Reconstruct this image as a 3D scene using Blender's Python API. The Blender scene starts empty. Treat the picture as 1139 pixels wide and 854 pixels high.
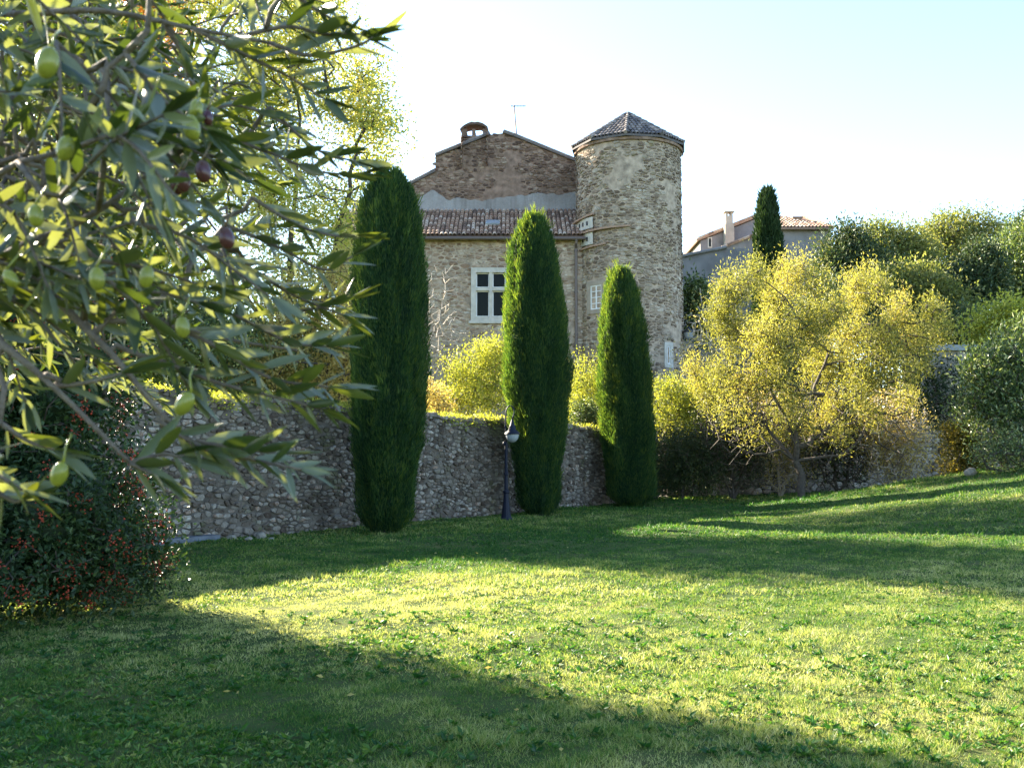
import bpy, math, random
import numpy as np
from mathutils import Vector, Matrix

R = math.radians
sc = bpy.context.scene
COL = sc.collection

# ------------------------------------------------------------------ camera
CAM_Z = 1.6
FPX = 1107.0
TH = math.atan(73.0 / FPX)
cam_d = bpy.data.cameras.new('camera')
cam = bpy.data.objects.new('camera', cam_d)
COL.objects.link(cam)
cam.location = (0, 0, CAM_Z)
cam.rotation_euler = (R(90) + TH, 0, 0)
cam_d.sensor_width = 36.0
cam_d.lens = 36.0 * FPX / 1139.0
cam_d.clip_start = 0.05
cam_d.clip_end = 3000
cam_d.dof.use_dof = True
cam_d.dof.focus_distance = 26.0
cam_d.dof.aperture_fstop = 14.0
sc.camera = cam

# ------------------------------------------------------------------ sky, sun, exposure
SUN_EL = 25.5
SUN_AZ = (-0.76, 0.65)            # horizontal direction towards the sun
w = bpy.data.worlds.new("World")
sc.world = w
w.use_nodes = True
nt = w.node_tree
bg = nt.nodes['Background']
sky = nt.nodes.new('ShaderNodeTexSky')
sky.sky_type = 'NISHITA'
sky.sun_disc = False
sky.sun_elevation = R(SUN_EL)
sky.sun_rotation = math.atan2(SUN_AZ[0], SUN_AZ[1])
sky.altitude = 100
sky.air_density = 1.0
sky.dust_density = 0.4
sky.ozone_density = 2.0
nt.links.new(sky.outputs[0], bg.inputs[0])
bg.inputs[1].default_value = 0.082
sun_d = bpy.data.lights.new('sun', 'SUN')
sun_d.energy = 5.0
sun_d.angle = R(0.53)
sun_d.color = (1.0, 0.89, 0.70)
sun = bpy.data.objects.new('sun', sun_d)
COL.objects.link(sun)
ce = math.cos(R(SUN_EL))
sdir = Vector((-SUN_AZ[0] * ce, -SUN_AZ[1] * ce, -math.sin(R(SUN_EL)))).normalized()
sun.rotation_euler = sdir.to_track_quat('-Z', 'Y').to_euler()
sun.location = (-30, 26, 30)

sc.view_settings.view_transform = 'Standard'
sc.view_settings.look = 'None'
sc.view_settings.gamma = 1.0
sc.view_settings.exposure = 2.72
sc.render.engine = 'CYCLES'
sc.cycles.max_bounces = 6
sc.cycles.diffuse_bounces = 3
sc.cycles.glossy_bounces = 2
sc.cycles.transmission_bounces = 4
sc.cycles.transparent_max_bounces = 4
sc.cycles.caustics_reflective = False
sc.cycles.caustics_refractive = False
sc.cycles.use_denoising = True
sc.cycles.sample_clamp_indirect = 4.0

# ------------------------------------------------------------------ helpers
def P(px, py, Y):
    """world point at depth Y seen at photo pixel (px, py)"""
    u = (px - 569.5) / FPX
    v = (427.0 - py) / FPX
    dy = math.cos(TH) - v * math.sin(TH)
    dz = math.sin(TH) + v * math.cos(TH)
    s = Y / dy
    return np.array([u * s, Y, CAM_Z + dz * s])

def sstep(a, b, x):
    t = np.clip((np.asarray(x, float) - a) / (b - a), 0, 1)
    return t * t * (3 - 2 * t)

def wob(x, y, s=1.0, seed=0.0):
    x = np.asarray(x, float) * s; y = np.asarray(y, float) * s
    return (np.sin(x * 1.31 + 1.7 * np.sin(y * 0.73 + seed) + seed) + np.sin(y * 1.57 + 1.3 * np.sin(x * 0.91 - seed) + 2.1 * seed)
            + 0.5 * np.sin(2.7 * x - 1.9 * y + seed * 3.3)) / 2.5

def ground_z(x, y):
    x = np.asarray(x, float); y = np.asarray(y, float)
    h = 1.22 * sstep(5.0, 14.5, x)
    z = h * sstep(11.5, 22.5, y) * (1 - 0.85 * sstep(25.5, 33, y))
    z = z + 4.5 * sstep(36, 75, y)
    near = 1 - sstep(34, 40, y)
    z = z + near * (0.035 * wob(x, y, 0.9, 1.0) + 0.018 * wob(x, y, 2.7, 2.0))
    return z

def newmesh(name, V, faces, mats, parent=None, attrs=None, midx=None, smooth=False):
    """faces: list of int arrays (M,K)"""
    V = np.asarray(V, np.float64)
    me = bpy.data.meshes.new(name)
    faces = [np.asarray(f, np.int32) for f in faces if len(f)]
    nv = len(V)
    me.vertices.add(nv)
    if parent is not None:
        q = parent; off = np.zeros(3)
        while q is not None:
            off += np.array(q.location); q = q.parent
        V = V - off[None, :]
    me.vertices.foreach_set('co', V.astype(np.float32).ravel())
    counts = np.concatenate([np.full(len(f), f.shape[1], np.int32) for f in faces])
    loops = np.concatenate([f.ravel() for f in faces]).astype(np.int32)
    starts = np.concatenate([[0], np.cumsum(counts)[:-1]]).astype(np.int32)
    me.loops.add(len(loops)); me.polygons.add(len(counts))
    me.loops.foreach_set('vertex_index', loops)
    me.polygons.foreach_set('loop_start', starts)
    me.polygons.foreach_set('loop_total', counts)
    if midx is not None:
        me.polygons.foreach_set('material_index', np.asarray(midx, np.int32))
    me.update(calc_edges=True)
    me.polygons.foreach_set('use_smooth', np.full(len(counts), bool(smooth)))
    if attrs:
        for k, a in attrs.items():
            at = me.attributes.new(k, 'FLOAT', 'POINT')
            at.data.foreach_set('value', np.asarray(a, np.float32))
    if not isinstance(mats, (list, tuple)): mats = [mats]
    for m in mats: me.materials.append(m)
    o = bpy.data.objects.new(name, me)
    COL.objects.link(o)
    if parent is not None: o.parent = parent
    return o

class MB:
    """collects shapes into one mesh"""
    def __init__(s):
        s.V = []; s.F = {}; s.M = {}; s.A = []; s.n = 0
    def add(s, V, faces, rnd=0.5, m=0):
        V = np.asarray(V, float).reshape(-1, 3)
        for f in faces:
            f = np.asarray(f, int)
            if f.ndim == 1: f = f[None, :]
            k = f.shape[1]
            s.F.setdefault(k, []).append(f + s.n)
            s.M.setdefault(k, []).append(np.full(len(f), m))
        a = np.broadcast_to(np.asarray(rnd, float), (len(V),))
        s.A.append(a); s.V.append(V); s.n += len(V)
        return s
    def box(s, c0, c1, rnd=0.5, m=0, basis=None, bev=0.0):
        x0, y0, z0 = c0; x1, y1, z1 = c1
        V = np.array([[x0,y0,z0],[x1,y0,z0],[x1,y1,z0],[x0,y1,z0],[x0,y0,z1],[x1,y0,z1],[x1,y1,z1],[x0,y1,z1]], float)
        if basis is not None:
            O, B = basis
            V = O[None, :] + V @ B
        F = [[0,3,2,1],[4,5,6,7],[0,1,5,4],[1,2,6,5],[2,3,7,6],[3,0,4,7]]
        return s.add(V, [F], rnd, m)
    def tube(s, pts, rad, n=8, rnd=0.5, m=0, cap=True):
        pts = np.asarray(pts, float)
        rad = np.broadcast_to(np.asarray(rad, float), (len(pts),))
        t = np.gradient(pts, axis=0); t /= np.linalg.norm(t, axis=1)[:, None] + 1e-12
        up = np.array([0, 0, 1.0]) if abs(t[0][2]) < 0.9 else np.array([0, 1.0, 0])
        V = []
        a = np.cross(t[0], up); a /= np.linalg.norm(a)
        ang = np.arange(n) * 2 * np.pi / n
        for i in range(len(pts)):
            a = a - t[i] * np.dot(a, t[i]); a /= np.linalg.norm(a)
            b = np.cross(t[i], a)
            V.append(pts[i] + rad[i] * (np.cos(ang)[:, None] * a + np.sin(ang)[:, None] * b))
        V = np.concatenate(V)
        F = []
        for i in range(len(pts) - 1):
            for j in range(n):
                F.append([i*n+j, i*n+(j+1) % n, (i+1)*n+(j+1) % n, (i+1)*n+j])
        s.add(V, [F], rnd, m)
        if cap:
            base = s.n - len(V)
            s.F.setdefault(n, []).append(np.array([[base + j for j in range(n)][::-1]])); s.M.setdefault(n, []).append(np.array([m]))
            e = base + (len(pts)-1)*n
            s.F.setdefault(n, []).append(np.array([[e + j for j in range(n)]])); s.M.setdefault(n, []).append(np.array([m]))
        return s
    def lathe(s, cx, cy, prof, n=16, rnd=0.5, m=0):
        prof = np.asarray(prof, float)
        ang = np.arange(n) * 2 * np.pi / n
        V = np.concatenate([np.stack([cx + r*np.cos(ang), cy + r*np.sin(ang), np.full(n, z)], 1) for r, z in prof])
        F = []
        for i in range(len(prof)-1):
            for j in range(n):
                F.append([i*n+j, i*n+(j+1) % n, (i+1)*n+(j+1) % n, (i+1)*n+j])
        return s.add(V, [F], rnd, m)
    def build(s, name, mats, parent=None, smooth=False, extra=None):
        fs = []; ms = []
        for k in s.F:
            fs.append(np.concatenate(s.F[k])); ms.append(np.concatenate(s.M[k]))
        return newmesh(name, np.concatenate(s.V), fs, mats, parent, {'rnd': np.concatenate(s.A)}, np.concatenate(ms), smooth)

def tag(o, label=None, cat=None, group=None, kind=None):
    if label: o['label'] = label
    if cat: o['category'] = cat
    if group: o['group'] = group
    if kind: o['kind'] = kind
    return o

def empty(name, loc, label, cat, group=None):
    o = bpy.data.objects.new(name, None)
    o.empty_display_size = 0.2
    o.location = tuple(float(v) for v in loc)
    COL.objects.link(o)
    return tag(o, label, cat, group)

# ------------------------------------------------------------------ materials
def nmat(name):
    m = bpy.data.materials.new(name); m.use_nodes = True
    nt = m.node_tree
    return m, nt, nt.nodes['Principled BSDF'], nt.nodes['Material Output']

def ramp(nt, fac, stops):
    r = nt.nodes.new('ShaderNodeValToRGB')
    el = r.color_ramp.elements
    while len(el) < len(stops): el.new(0.5)
    for e, (p, c) in zip(el, stops):
        e.position = p; e.color = (c[0], c[1], c[2], 1)
    nt.links.new(fac, r.inputs[0])
    return r.outputs[0]

def noise(nt, scale, detail=3, rough=0.55, vec=None, dist=0.0):
    n = nt.nodes.new('ShaderNodeTexNoise')
    n.inputs['Scale'].default_value = scale
    n.inputs['Detail'].default_value = detail
    n.inputs['Roughness'].default_value = rough
    n.inputs['Distortion'].default_value = dist
    if vec is None:
        tc = nt.nodes.new('ShaderNodeTexCoord'); vec = tc.outputs['Object']
    nt.links.new(vec, n.inputs['Vector'])
    return n.outputs['Fac']

def math_n(nt, op, a, b=None, c=None):
    n = nt.nodes.new('ShaderNodeMath'); n.operation = op
    for i, v in enumerate((a, b, c)):
        if v is None: continue
        if isinstance(v, (int, float)): n.inputs[i].default_value = v
        else: nt.links.new(v, n.inputs[i])
    return n.outputs[0]

def mixc(nt, fac, a, b, mode='MIX'):
    n = nt.nodes.new('ShaderNodeMix'); n.data_type = 'RGBA'; n.blend_type = mode
    for sock, v in ((n.inputs[0], fac), (n.inputs[6], a), (n.inputs[7], b)):
        if isinstance(v, (int, float)): sock.default_value = v
        elif isinstance(v, tuple): sock.default_value = (v[0], v[1], v[2], 1)
        else: nt.links.new(v, sock)
    return n.outputs[2]

def attr(nt, name):
    a = nt.nodes.new('ShaderNodeAttribute'); a.attribute_name = name
    return a.outputs['Fac']

def bump(nt, h, strength, dist, bsdf):
    b = nt.nodes.new('ShaderNodeBump')
    b.inputs['Strength'].default_value = strength
    b.inputs['Distance'].default_value = dist
    nt.links.new(h, b.inputs['Height'])
    nt.links.new(b.outputs[0], bsdf.inputs['Normal'])

def leaf_mat(name, stops, transl=0.4, tint=(1.15, 1.1, 0.5), rough=0.5, spec=0.35, under=None, cw=0.5):
    m, nt, b, out = nmat(name)
    v = math_n(nt, 'ADD', math_n(nt, 'MULTIPLY', attr(nt, 'rnd'), 1 - cw), math_n(nt, 'MULTIPLY', attr(nt, 'clump'), cw))
    c = ramp(nt, v, stops)
    if under:
        g = nt.nodes.new('ShaderNodeNewGeometry')
        c = mixc(nt, g.outputs['Backfacing'], c, under)
    nt.links.new(c, b.inputs['Base Color'])
    b.inputs['Roughness'].default_value = rough
    b.inputs['Specular IOR Level'].default_value = spec
    t = nt.nodes.new('ShaderNodeBsdfTranslucent')
    tc = mixc(nt, 1.0, c, tint, 'MULTIPLY')
    nt.links.new(tc, t.inputs[0])
    mx = nt.nodes.new('ShaderNodeMixShader'); mx.inputs[0].default_value = transl
    nt.links.new(b.outputs[0], mx.inputs[1]); nt.links.new(t.outputs[0], mx.inputs[2])
    nt.links.new(mx.outputs[0], out.inputs[0])
    return m

def plain(name, col, rough=0.6, metal=0.0, spec=0.5, nz=0.0, nscale=8.0, bmp=0.0):
    m, nt, b, out = nmat(name)
    if nz > 0:
        f = noise(nt, nscale, 4)
        lo = tuple(c * (1 - nz) for c in col); hi = tuple(min(1, c * (1 + nz)) for c in col)
        nt.links.new(ramp(nt, f, [(0.3, lo), (0.7, hi)]), b.inputs['Base Color'])
        if bmp: bump(nt, f, bmp, 0.02, b)
    else:
        b.inputs['Base Color'].default_value = (*col, 1)
    b.inputs['Roughness'].default_value = rough
    b.inputs['Metallic'].default_value = metal
    b.inputs['Specular IOR Level'].default_value = spec
    return m

def bark_mat(name, a, b_, scale=14):
    m, nt, b, out = nmat(name)
    f = noise(nt, scale, 4)
    nt.links.new(ramp(nt, f, [(0.3, a), (0.7, b_)]), b.inputs['Base Color'])
    b.inputs['Roughness'].default_value = 0.85
    bump(nt, f, 0.6, 0.02, b)
    return m

def stone_mat(name, stops, stain=(0.10, 0.085, 0.07), stain_amt=0.45, nsc=0.6, lichen=None):
    m, nt, b, out = nmat(name)
    f1 = noise(nt, 14, 4)
    v = math_n(nt, 'ADD', attr(nt, 'rnd'), math_n(nt, 'MULTIPLY_ADD', f1, 0.5, -0.25))
    c = ramp(nt, v, stops)
    f2 = noise(nt, nsc, 5, 0.65)
    f2r = ramp(nt, f2, [(0.42, (0, 0, 0)), (0.68, (stain_amt,) * 3)])
    c = mixc(nt, f2r, c, stain)
    tcs = nt.nodes.new('ShaderNodeTexCoord'); mp_ = nt.nodes.new('ShaderNodeMapping'); mp_.inputs['Scale'].default_value = (1.6, 1.6, .16)
    nt.links.new(tcs.outputs['Object'], mp_.inputs[0])
    fs = noise(nt, 1.0, 5, 0.7, vec=mp_.outputs[0])
    c = mixc(nt, ramp(nt, fs, [(0.50, (0, 0, 0)), (0.66, (stain_amt*.8,) * 3)]), c, tuple(q*.6 for q in stain))
    if lichen:
        f3 = noise(nt, 1.7, 5, 0.7)
        c = mixc(nt, ramp(nt, f3, [(0.56, (0, 0, 0)), (0.66, (0.55,) * 3)]), c, lichen)
    nt.links.new(c, b.inputs['Base Color'])
    b.inputs['Roughness'].default_value = 0.9
    b.inputs['Specular IOR Level'].default_value = 0.2
    bump(nt, noise(nt, 22, 5, .7), 1.0, 0.03, b)
    return m

M = {}
M['house_stone'] = stone_mat('house_stone', [(0.0, (0.20, 0.14, 0.10)), (0.25, (0.35, 0.25, 0.175)), (0.55, (0.46, 0.355, 0.26)), (0.8, (0.55, 0.465, 0.36)), (1.0, (0.64, 0.58, 0.49))], stain=(0.24, 0.145, 0.09), stain_amt=0.5)
M['gable_stone'] = stone_mat('gable_stone', [(0.0, (0.075, 0.05, 0.042)), (0.3, (0.19, 0.125, 0.095)), (0.6, (0.29, 0.205, 0.155)), (1.0, (0.44, 0.35, 0.28))], stain=(0.13, 0.085, 0.065), stain_amt=0.6)
M['tower_stone'] = stone_mat('tower_stone', [(0.0, (0.12, 0.09, 0.065)), (0.25, (0.25, 0.19, 0.14)), (0.55, (0.38, 0.31, 0.235)), (1.0, (0.60, 0.53, 0.43))], stain=(0.15, 0.11, 0.08), stain_amt=0.8, nsc=0.55, lichen=(0.28, 0.25, 0.11))
M['mortar'] = plain('mortar', (0.40, 0.32, 0.245), 0.95, nz=0.4, nscale=3.5, spec=0.1, bmp=0.8)
M['gable_mortar'] = plain('gable_mortar', (0.25, 0.175, 0.135), 0.95, nz=0.4, nscale=3.5, spec=0.1, bmp=0.8)
M['garden_stone'] = stone_mat('garden_stone', [(0.0, (0.075, 0.052, 0.04)), (0.25, (0.18, 0.145, 0.115)), (0.6, (0.28, 0.245, 0.205)), (0.84, (0.42, 0.38, 0.325)), (0.90, (0.30, 0.19, 0.13)), (1.0, (0.55, 0.51, 0.45))], stain=(0.13, 0.105, 0.085), stain_amt=0.7, nsc=0.8, lichen=(0.17, 0.19, 0.09))
M['garden_mortar'] = plain('garden_mortar', (0.135, 0.118, 0.10), 0.95, nz=0.5, nscale=3, spec=0.1)
M['plaster'] = stone_mat('plaster', [(0.0, (0.20, 0.19, 0.185)), (0.5, (0.34, 0.33, 0.325)), (1.0, (0.50, 0.48, 0.46))], stain=(0.20, 0.17, 0.15), stain_amt=.6)
M['dressed'] = plain('dressed_stone', (0.52, 0.49, 0.43), 0.85, nz=0.15, nscale=4, spec=0.2)
M['render_patch'] = plain('lime_render', (0.34, 0.29, 0.23), 0.95, nz=0.2, nscale=3, spec=0.1)
M['white_paint'] = plain('white_paint', (0.78, 0.78, 0.76), 0.45)
M['glass'] = plain('window_glass', (0.005, 0.008, 0.006), 0.12, spec=0.09)
M['zinc'] = plain('zinc', (0.16, 0.13, 0.12), 0.5, metal=0.4)
M['blue_iron'] = plain('navy_painted_iron', (0.003, 0.006, 0.020), 0.55, spec=.3, nz=0.25, nscale=20)
M['black_iron'] = plain('black_iron', (0.015, 0.015, 0.018), 0.45)
M['lamp_glass'] = plain('frosted_lamp_glass', (0.30, 0.33, 0.36), 0.15)
M['grey_stucco'] = plain('grey_stucco', (0.225, 0.215, 0.215), 0.95, nz=0.22, nscale=0.9, spec=0.1)
M['pale_stucco'] = plain('pale_stucco', (0.40, 0.36, 0.30), 0.95, nz=0.2, nscale=0.9, spec=0.1)
M['coping'] = plain('grey_coping', (0.30, 0.32, 0.32), 0.9, nz=0.2, nscale=3)
M['slab'] = plain('slate_slab', (0.13, 0.15, 0.18), 0.55, nz=0.4, nscale=6)
M['boulder'] = plain('limestone', (0.27, 0.24, 0.19), 0.9, nz=0.25, nscale=9, bmp=0.6)
def tile_mat(name, stops):
    m, nt, b, out = nmat(name)
    f1 = noise(nt, 6, 4)
    v = math_n(nt, 'ADD', attr(nt, 'rnd'), math_n(nt, 'MULTIPLY_ADD', f1, 0.6, -0.3))
    nt.links.new(ramp(nt, v, stops), b.inputs['Base Color'])
    b.inputs['Roughness'].default_value = 0.85
    b.inputs['Specular IOR Level'].default_value = 0.25
    return m
M['tile'] = tile_mat('canal_tile', [(0.0, (0.16, 0.11, 0.085)), (0.35, (0.32, 0.20, 0.14)), (0.7, (0.45, 0.31, 0.22)), (1.0, (0.55, 0.46, 0.37))])
M['tile_dark'] = tile_mat('weathered_tile', [(0.0, (0.11, 0.10, 0.10)), (0.5, (0.20, 0.175, 0.165)), (1.0, (0.33, 0.28, 0.24))])

M['cypress'] = leaf_mat('cypress_foliage', [(0.2, (0.013, 0.042, 0.020)), (0.5, (0.034, 0.090, 0.034)), (0.85, (0.09, 0.155, 0.042))], transl=0.5, tint=(3.3, 2.3, 0.55), spec=0.25)
M['far_cypress'] = leaf_mat('far_cypress_foliage', [(0.0, (0.014, 0.038, 0.014)), (1.0, (0.05, 0.085, 0.028))], transl=0.2, spec=0.2)
M['olive_leaf'] = leaf_mat('olive_leaf', [(0.0, (0.018, 0.036, 0.014)), (0.5, (0.042, 0.068, 0.022)), (0.85, (0.08, 0.105, 0.025)), (1.0, (0.13, 0.155, 0.04))], transl=0.34, tint=(2.2, 1.9, 0.45), rough=0.33, spec=0.65, under=(0.115, 0.145, 0.10), cw=0.3)
M['pyracantha'] = leaf_mat('pyracantha_leaf', [(0.0, (0.015, 0.035, 0.013)), (0.6, (0.032, 0.065, 0.022)), (1.0, (0.07, 0.11, 0.03))], transl=0.22, rough=0.45, spec=0.3)
M['autumn_leaf'] = leaf_mat('autumn_tree_leaf', [(0.1, (0.22, 0.30, 0.07)), (0.4, (0.42, 0.46, 0.16)), (0.75, (0.62, 0.58, 0.25)), (1.0, (0.70, 0.60, 0.34))], transl=0.65, tint=(1.4, 1.3, 0.6))
M['green_leaf'] = leaf_mat('green_tree_leaf', [(0.0, (0.07, 0.12, 0.03)), (0.5, (0.20, 0.27, 0.05)), (1.0, (0.42, 0.42, 0.10))], transl=0.58, tint=(1.4, 1.3, 0.6))
M['orange_leaf'] = leaf_mat('orange_tree_leaf', [(0.0, (0.42, 0.24, 0.06)), (1.0, (0.70, 0.46, 0.14))], transl=0.62, tint=(1.4, 1.2, 0.6))
M['yellow_leaf'] = leaf_mat('yellow_tree_leaf', [(0.0, (0.10, 0.12, 0.035)), (0.45, (0.27, 0.275, 0.075)), (0.8, (0.46, 0.41, 0.12)), (1.0, (0.53, 0.38, 0.18))], transl=0.48, tint=(1.3, 1.25, 0.6))
M['lime_leaf'] = leaf_mat('lime_shrub_leaf', [(0.0, (0.12, 0.17, 0.035)), (0.5, (0.32, 0.36, 0.06)), (1.0, (0.58, 0.55, 0.12))], transl=0.45, tint=(1.3, 1.2, 0.6))
M['straw_leaf'] = leaf_mat('straw_leaf', [(0.0, (0.26, 0.20, 0.08)), (0.5, (0.50, 0.42, 0.16)), (1.0, (0.68, 0.60, 0.32))], transl=0.6, tint=(1.2, 1.1, 0.6))
M['dark_leaf'] = leaf_mat('dark_shrub_leaf', [(0.0, (0.02, 0.035, 0.014)), (0.7, (0.045, 0.07, 0.025)), (1.0, (0.16, 0.17, 0.04))], transl=0.25, spec=0.4)
M['mid_leaf'] = leaf_mat('shrub_leaf', [(0.1, (0.025, 0.055, 0.02)), (0.5, (0.09, 0.14, 0.045)), (0.75, (0.24, 0.30, 0.10)), (0.95, (0.60, 0.62, 0.36))], transl=0.35, rough=0.35, spec=0.55)  # the few palest leaves put glossy glints into the colour
M['amber_leaf'] = leaf_mat('amber_leaf', [(0.0, (0.07, 0.08, 0.02)), (0.5, (0.17, 0.15, 0.03)), (1.0, (0.40, 0.28, 0.05))], transl=0.45)
M['hill_leaf'] = leaf_mat('hill_tree_leaf', [(0.0, (0.08, 0.12, 0.045)), (0.5, (0.19, 0.22, 0.075)), (1.0, (0.34, 0.32, 0.13))], transl=0.55)
M['hill_dark'] = leaf_mat('hill_dark_leaf', [(0.0, (0.02, 0.045, 0.022)), (0.6, (0.07, 0.11, 0.045)), (1.0, (0.24, 0.23, 0.09))], transl=0.25)
M['bark'] = bark_mat('bark', (0.04, 0.032, 0.026), (0.105, 0.085, 0.066))
M['pale_bark'] = bark_mat('pale_bark', (0.26, 0.22, 0.18), (0.50, 0.44, 0.37))
M['olive_bark'] = bark_mat('olive_bark', (0.08, 0.062, 0.048), (0.18, 0.145, 0.105), 60)
M['olive_green'] = plain('olive_skin_green', (0.20, 0.21, 0.025), 0.25, nz=0.2, nscale=90)
m, nt_, b_, o_ = nmat('olive_skin_purple')
g_ = nt_.nodes.new('ShaderNodeTexCoord'); sp_ = nt_.nodes.new('ShaderNodeSeparateXYZ'); nt_.links.new(g_.outputs['Generated'], sp_.inputs[0])
nt_.links.new(ramp(nt_, sp_.outputs[2], [(0.25, (0.06, 0.012, 0.018)), (0.9, (0.16, 0.12, 0.03))]), b_.inputs['Base Color']); b_.inputs['Roughness'].default_value = 0.25
M['olive_purple'] = m
M['berry'] = plain('red_berry', (0.36, 0.045, 0.015), 0.4)

# lawn
def lawn_mat(name, soil=True):
    m, nt, b, out = nmat(name)
    a = noise(nt, 0.55, 4, 0.6); f = noise(nt, 22.0, 6, 0.75)
    c = ramp(nt, a, [(0.35, (0.03, 0.07, 0.014)), (0.55, (0.07, 0.11, 0.025)), (0.7, (0.13, 0.125, 0.045))])
    c = mixc(nt, ramp(nt, f, [(0.45, (0, 0, 0)), (0.7, (0.75,) * 3)]), c, (0.085, 0.06, 0.035))
    nt.links.new(c, b.inputs['Base Color'])
    b.inputs['Roughness'].default_value = 0.95; b.inputs['Specular IOR Level'].default_value = 0.1
    bump(nt, f, 0.8, 0.05, b)
    return m
M['lawn'] = lawn_mat('lawn_soil')
def grass_mat():
    m, nt, b, out = nmat('grass_blades')
    a = attr(nt, 'clump')
    r_ = attr(nt, 'rnd')
    v = math_n(nt, 'ADD', math_n(nt, 'MULTIPLY', a, 0.62), math_n(nt, 'MULTIPLY', r_, 0.38))
    c = ramp(nt, v, [(0.12, (0.020, 0.080, 0.014)), (0.34, (0.065, 0.165, 0.024)), (0.52, (0.24, 0.29, 0.075)), (0.76, (0.52, 0.50, 0.24))])
    nt.links.new(c, b.inputs['Base Color'])
    b.inputs['Roughness'].default_value = 0.45; b.inputs['Specular IOR Level'].default_value = 0.35
    t = nt.nodes.new('ShaderNodeBsdfTranslucent')
    nt.links.new(mixc(nt, 1.0, c, (1.25, 1.25, 0.6), 'MULTIPLY'), t.inputs[0])
    mx = nt.nodes.new('ShaderNodeMixShader'); mx.inputs[0].default_value = 0.42
    nt.links.new(b.outputs[0], mx.inputs[1]); nt.links.new(t.outputs[0], mx.inputs[2]); nt.links.new(mx.outputs[0], out.inputs[0])
    return m
M['grass'] = grass_mat()

# ------------------------------------------------------------------ ground
def make_ground():
    xs = np.concatenate([[-900, -300, -120, -60, -40], np.arange(-30, -9, 0.4), np.arange(-8.9, 9, .14), np.arange(9.2, 30.1, 0.4), [40, 60, 120, 300, 900]])
    ys = np.concatenate([[-300, -80, -30, -15, -8], np.arange(-4, 3, 0.4), np.arange(3.1, 16, .14), np.arange(16.1, 26, .25), np.arange(26.2, 40.1, 0.4), np.arange(42, 80, 3), [90, 120, 200, 500, 1500]])
    X, Y = np.meshgrid(xs, ys, indexing='ij')
    Z = ground_z(X, Y)
    V = np.stack([X, Y, Z], -1).reshape(-1, 3)
    nx, ny = len(xs), len(ys)
    i, j = np.meshgrid(np.arange(nx-1), np.arange(ny-1), indexing='ij')
    a = (i*ny + j).ravel()
    F = np.stack([a, a+ny, a+ny+1, a+1], 1)
    o = newmesh('ground', V, [F], M['lawn'], smooth=True)
    tag(o, kind='structure')
make_ground()

# ------------------------------------------------------------------ stone fields
NR = 9
def stone_field(mb, rng, u0, u1, v0, v1, hrow, wst, mask, mapf, depth=(0.02, 0.06), warp=0.08, gap=0.014, m=0, dead_=.32, patch=0):
    """rubble: irregular cells of a jittered, thinned lattice, each a low pillow-shaped stone"""
    b = (hrow[0]+hrow[1])/2*.66; a = (wst[0]+wst[1])/2*.66
    nu = int((u1-u0)/a)+5; nv = int((v1-v0)/b)+5
    I, J = np.meshgrid(np.arange(nv), np.arange(nu), indexing='ij')
    X = J + .5*(I % 2) + rng.uniform(-.36, .36, I.shape); Yv = I + rng.uniform(-.30, .30, I.shape)
    dead = rng.random(I.shape) < dead_
    K = 3
    Xp = np.pad(np.where(dead, 1e3, X), K, constant_values=1e3); Yp = np.pad(np.where(dead, 1e3, Yv), K, constant_values=1e3)
    ang = (np.arange(NR)[None, None]+rng.uniform(-.22, .22, I.shape+(NR,)))*2*np.pi/NR
    dx, dy = np.cos(ang), np.sin(ang)
    rad = np.full(I.shape+(NR,), 1.4)
    for di in range(-K, K+1):
        for dj in range(-K, K+1):
            if di == 0 and dj == 0: continue
            ex = Xp[K+di:K+di+nv, K+dj:K+dj+nu]-X; ey = Yp[K+di:K+di+nv, K+dj:K+dj+nu]-Yv
            dot = dx*ex[..., None]+dy*ey[..., None]
            rr = (ex*ex+ey*ey)[..., None]/2/np.where(dot > 1e-4, dot, 1e-4)
            rad = np.minimum(rad, np.where(dot > 1e-4, rr, 9))
    u = u0-2*a+X*a; v = v0-2*b+Yv*b
    v = v + warp*wob(u, v*.3, .9, 3.0)
    ok = (~dead) & mask(u, v)
    if patch: ok &= ~(wob(u, v, .55, 7.3)+.5*wob(u, v, 1.9, 2.2)+.25*wob(u, v, 5., 1.2) > patch)
    u = u[ok]; v = v[ok]; n = len(u)
    if n == 0: return
    ox = (rad*dx)[ok]*a; oy = (rad*dy)[ok]*b
    ln = np.sqrt(ox*ox+oy*oy); f = np.maximum(ln-gap*.5-rng.uniform(0, gap, n)[:, None], ln*.3)/ln
    ox *= f; oy *= f
    d = rng.uniform(depth[0], depth[1], n)*rng.choice([.5, 1, 1, 1.25], n)
    tilt = rng.normal(0, .09, (n, 2)); rings = []
    for s_, dd in ((1.0, None), (0.93, 0.85), (0.6, 1.0)):
        px_ = ox*s_; py_ = oy*s_
        if dd is None: D = np.full((n, NR), -0.02)
        else: D = d[:, None]*dd + tilt[:, :1]*px_*.6 + tilt[:, 1:]*py_*.6 + rng.uniform(-.005, .005, (n, NR))
        rings.append(np.stack([u[:, None]+px_, v[:, None]+py_, D], -1))
    cen = np.stack([u, v, d*1.02], -1)[:, None, :]
    A = np.concatenate(rings+[cen], 1); NV = 3*NR+1
    W = mapf(A[..., 0].ravel(), A[..., 1].ravel(), A[..., 2].ravel())
    base = (np.arange(n)*NV)[:, None]; Q = []; T = []
    for k in range(NR):
        k2 = (k+1) % NR
        Q.append(base+np.array([[k, k2, NR+k2, NR+k]])); Q.append(base+np.array([[NR+k, NR+k2, 2*NR+k2, 2*NR+k]]))
        T.append(base+np.array([[2*NR+k, 2*NR+k2, 3*NR]]))
    mb.add(W, [np.concatenate(Q), np.concatenate(T)], np.repeat(rng.random(n), NV), m)

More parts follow.
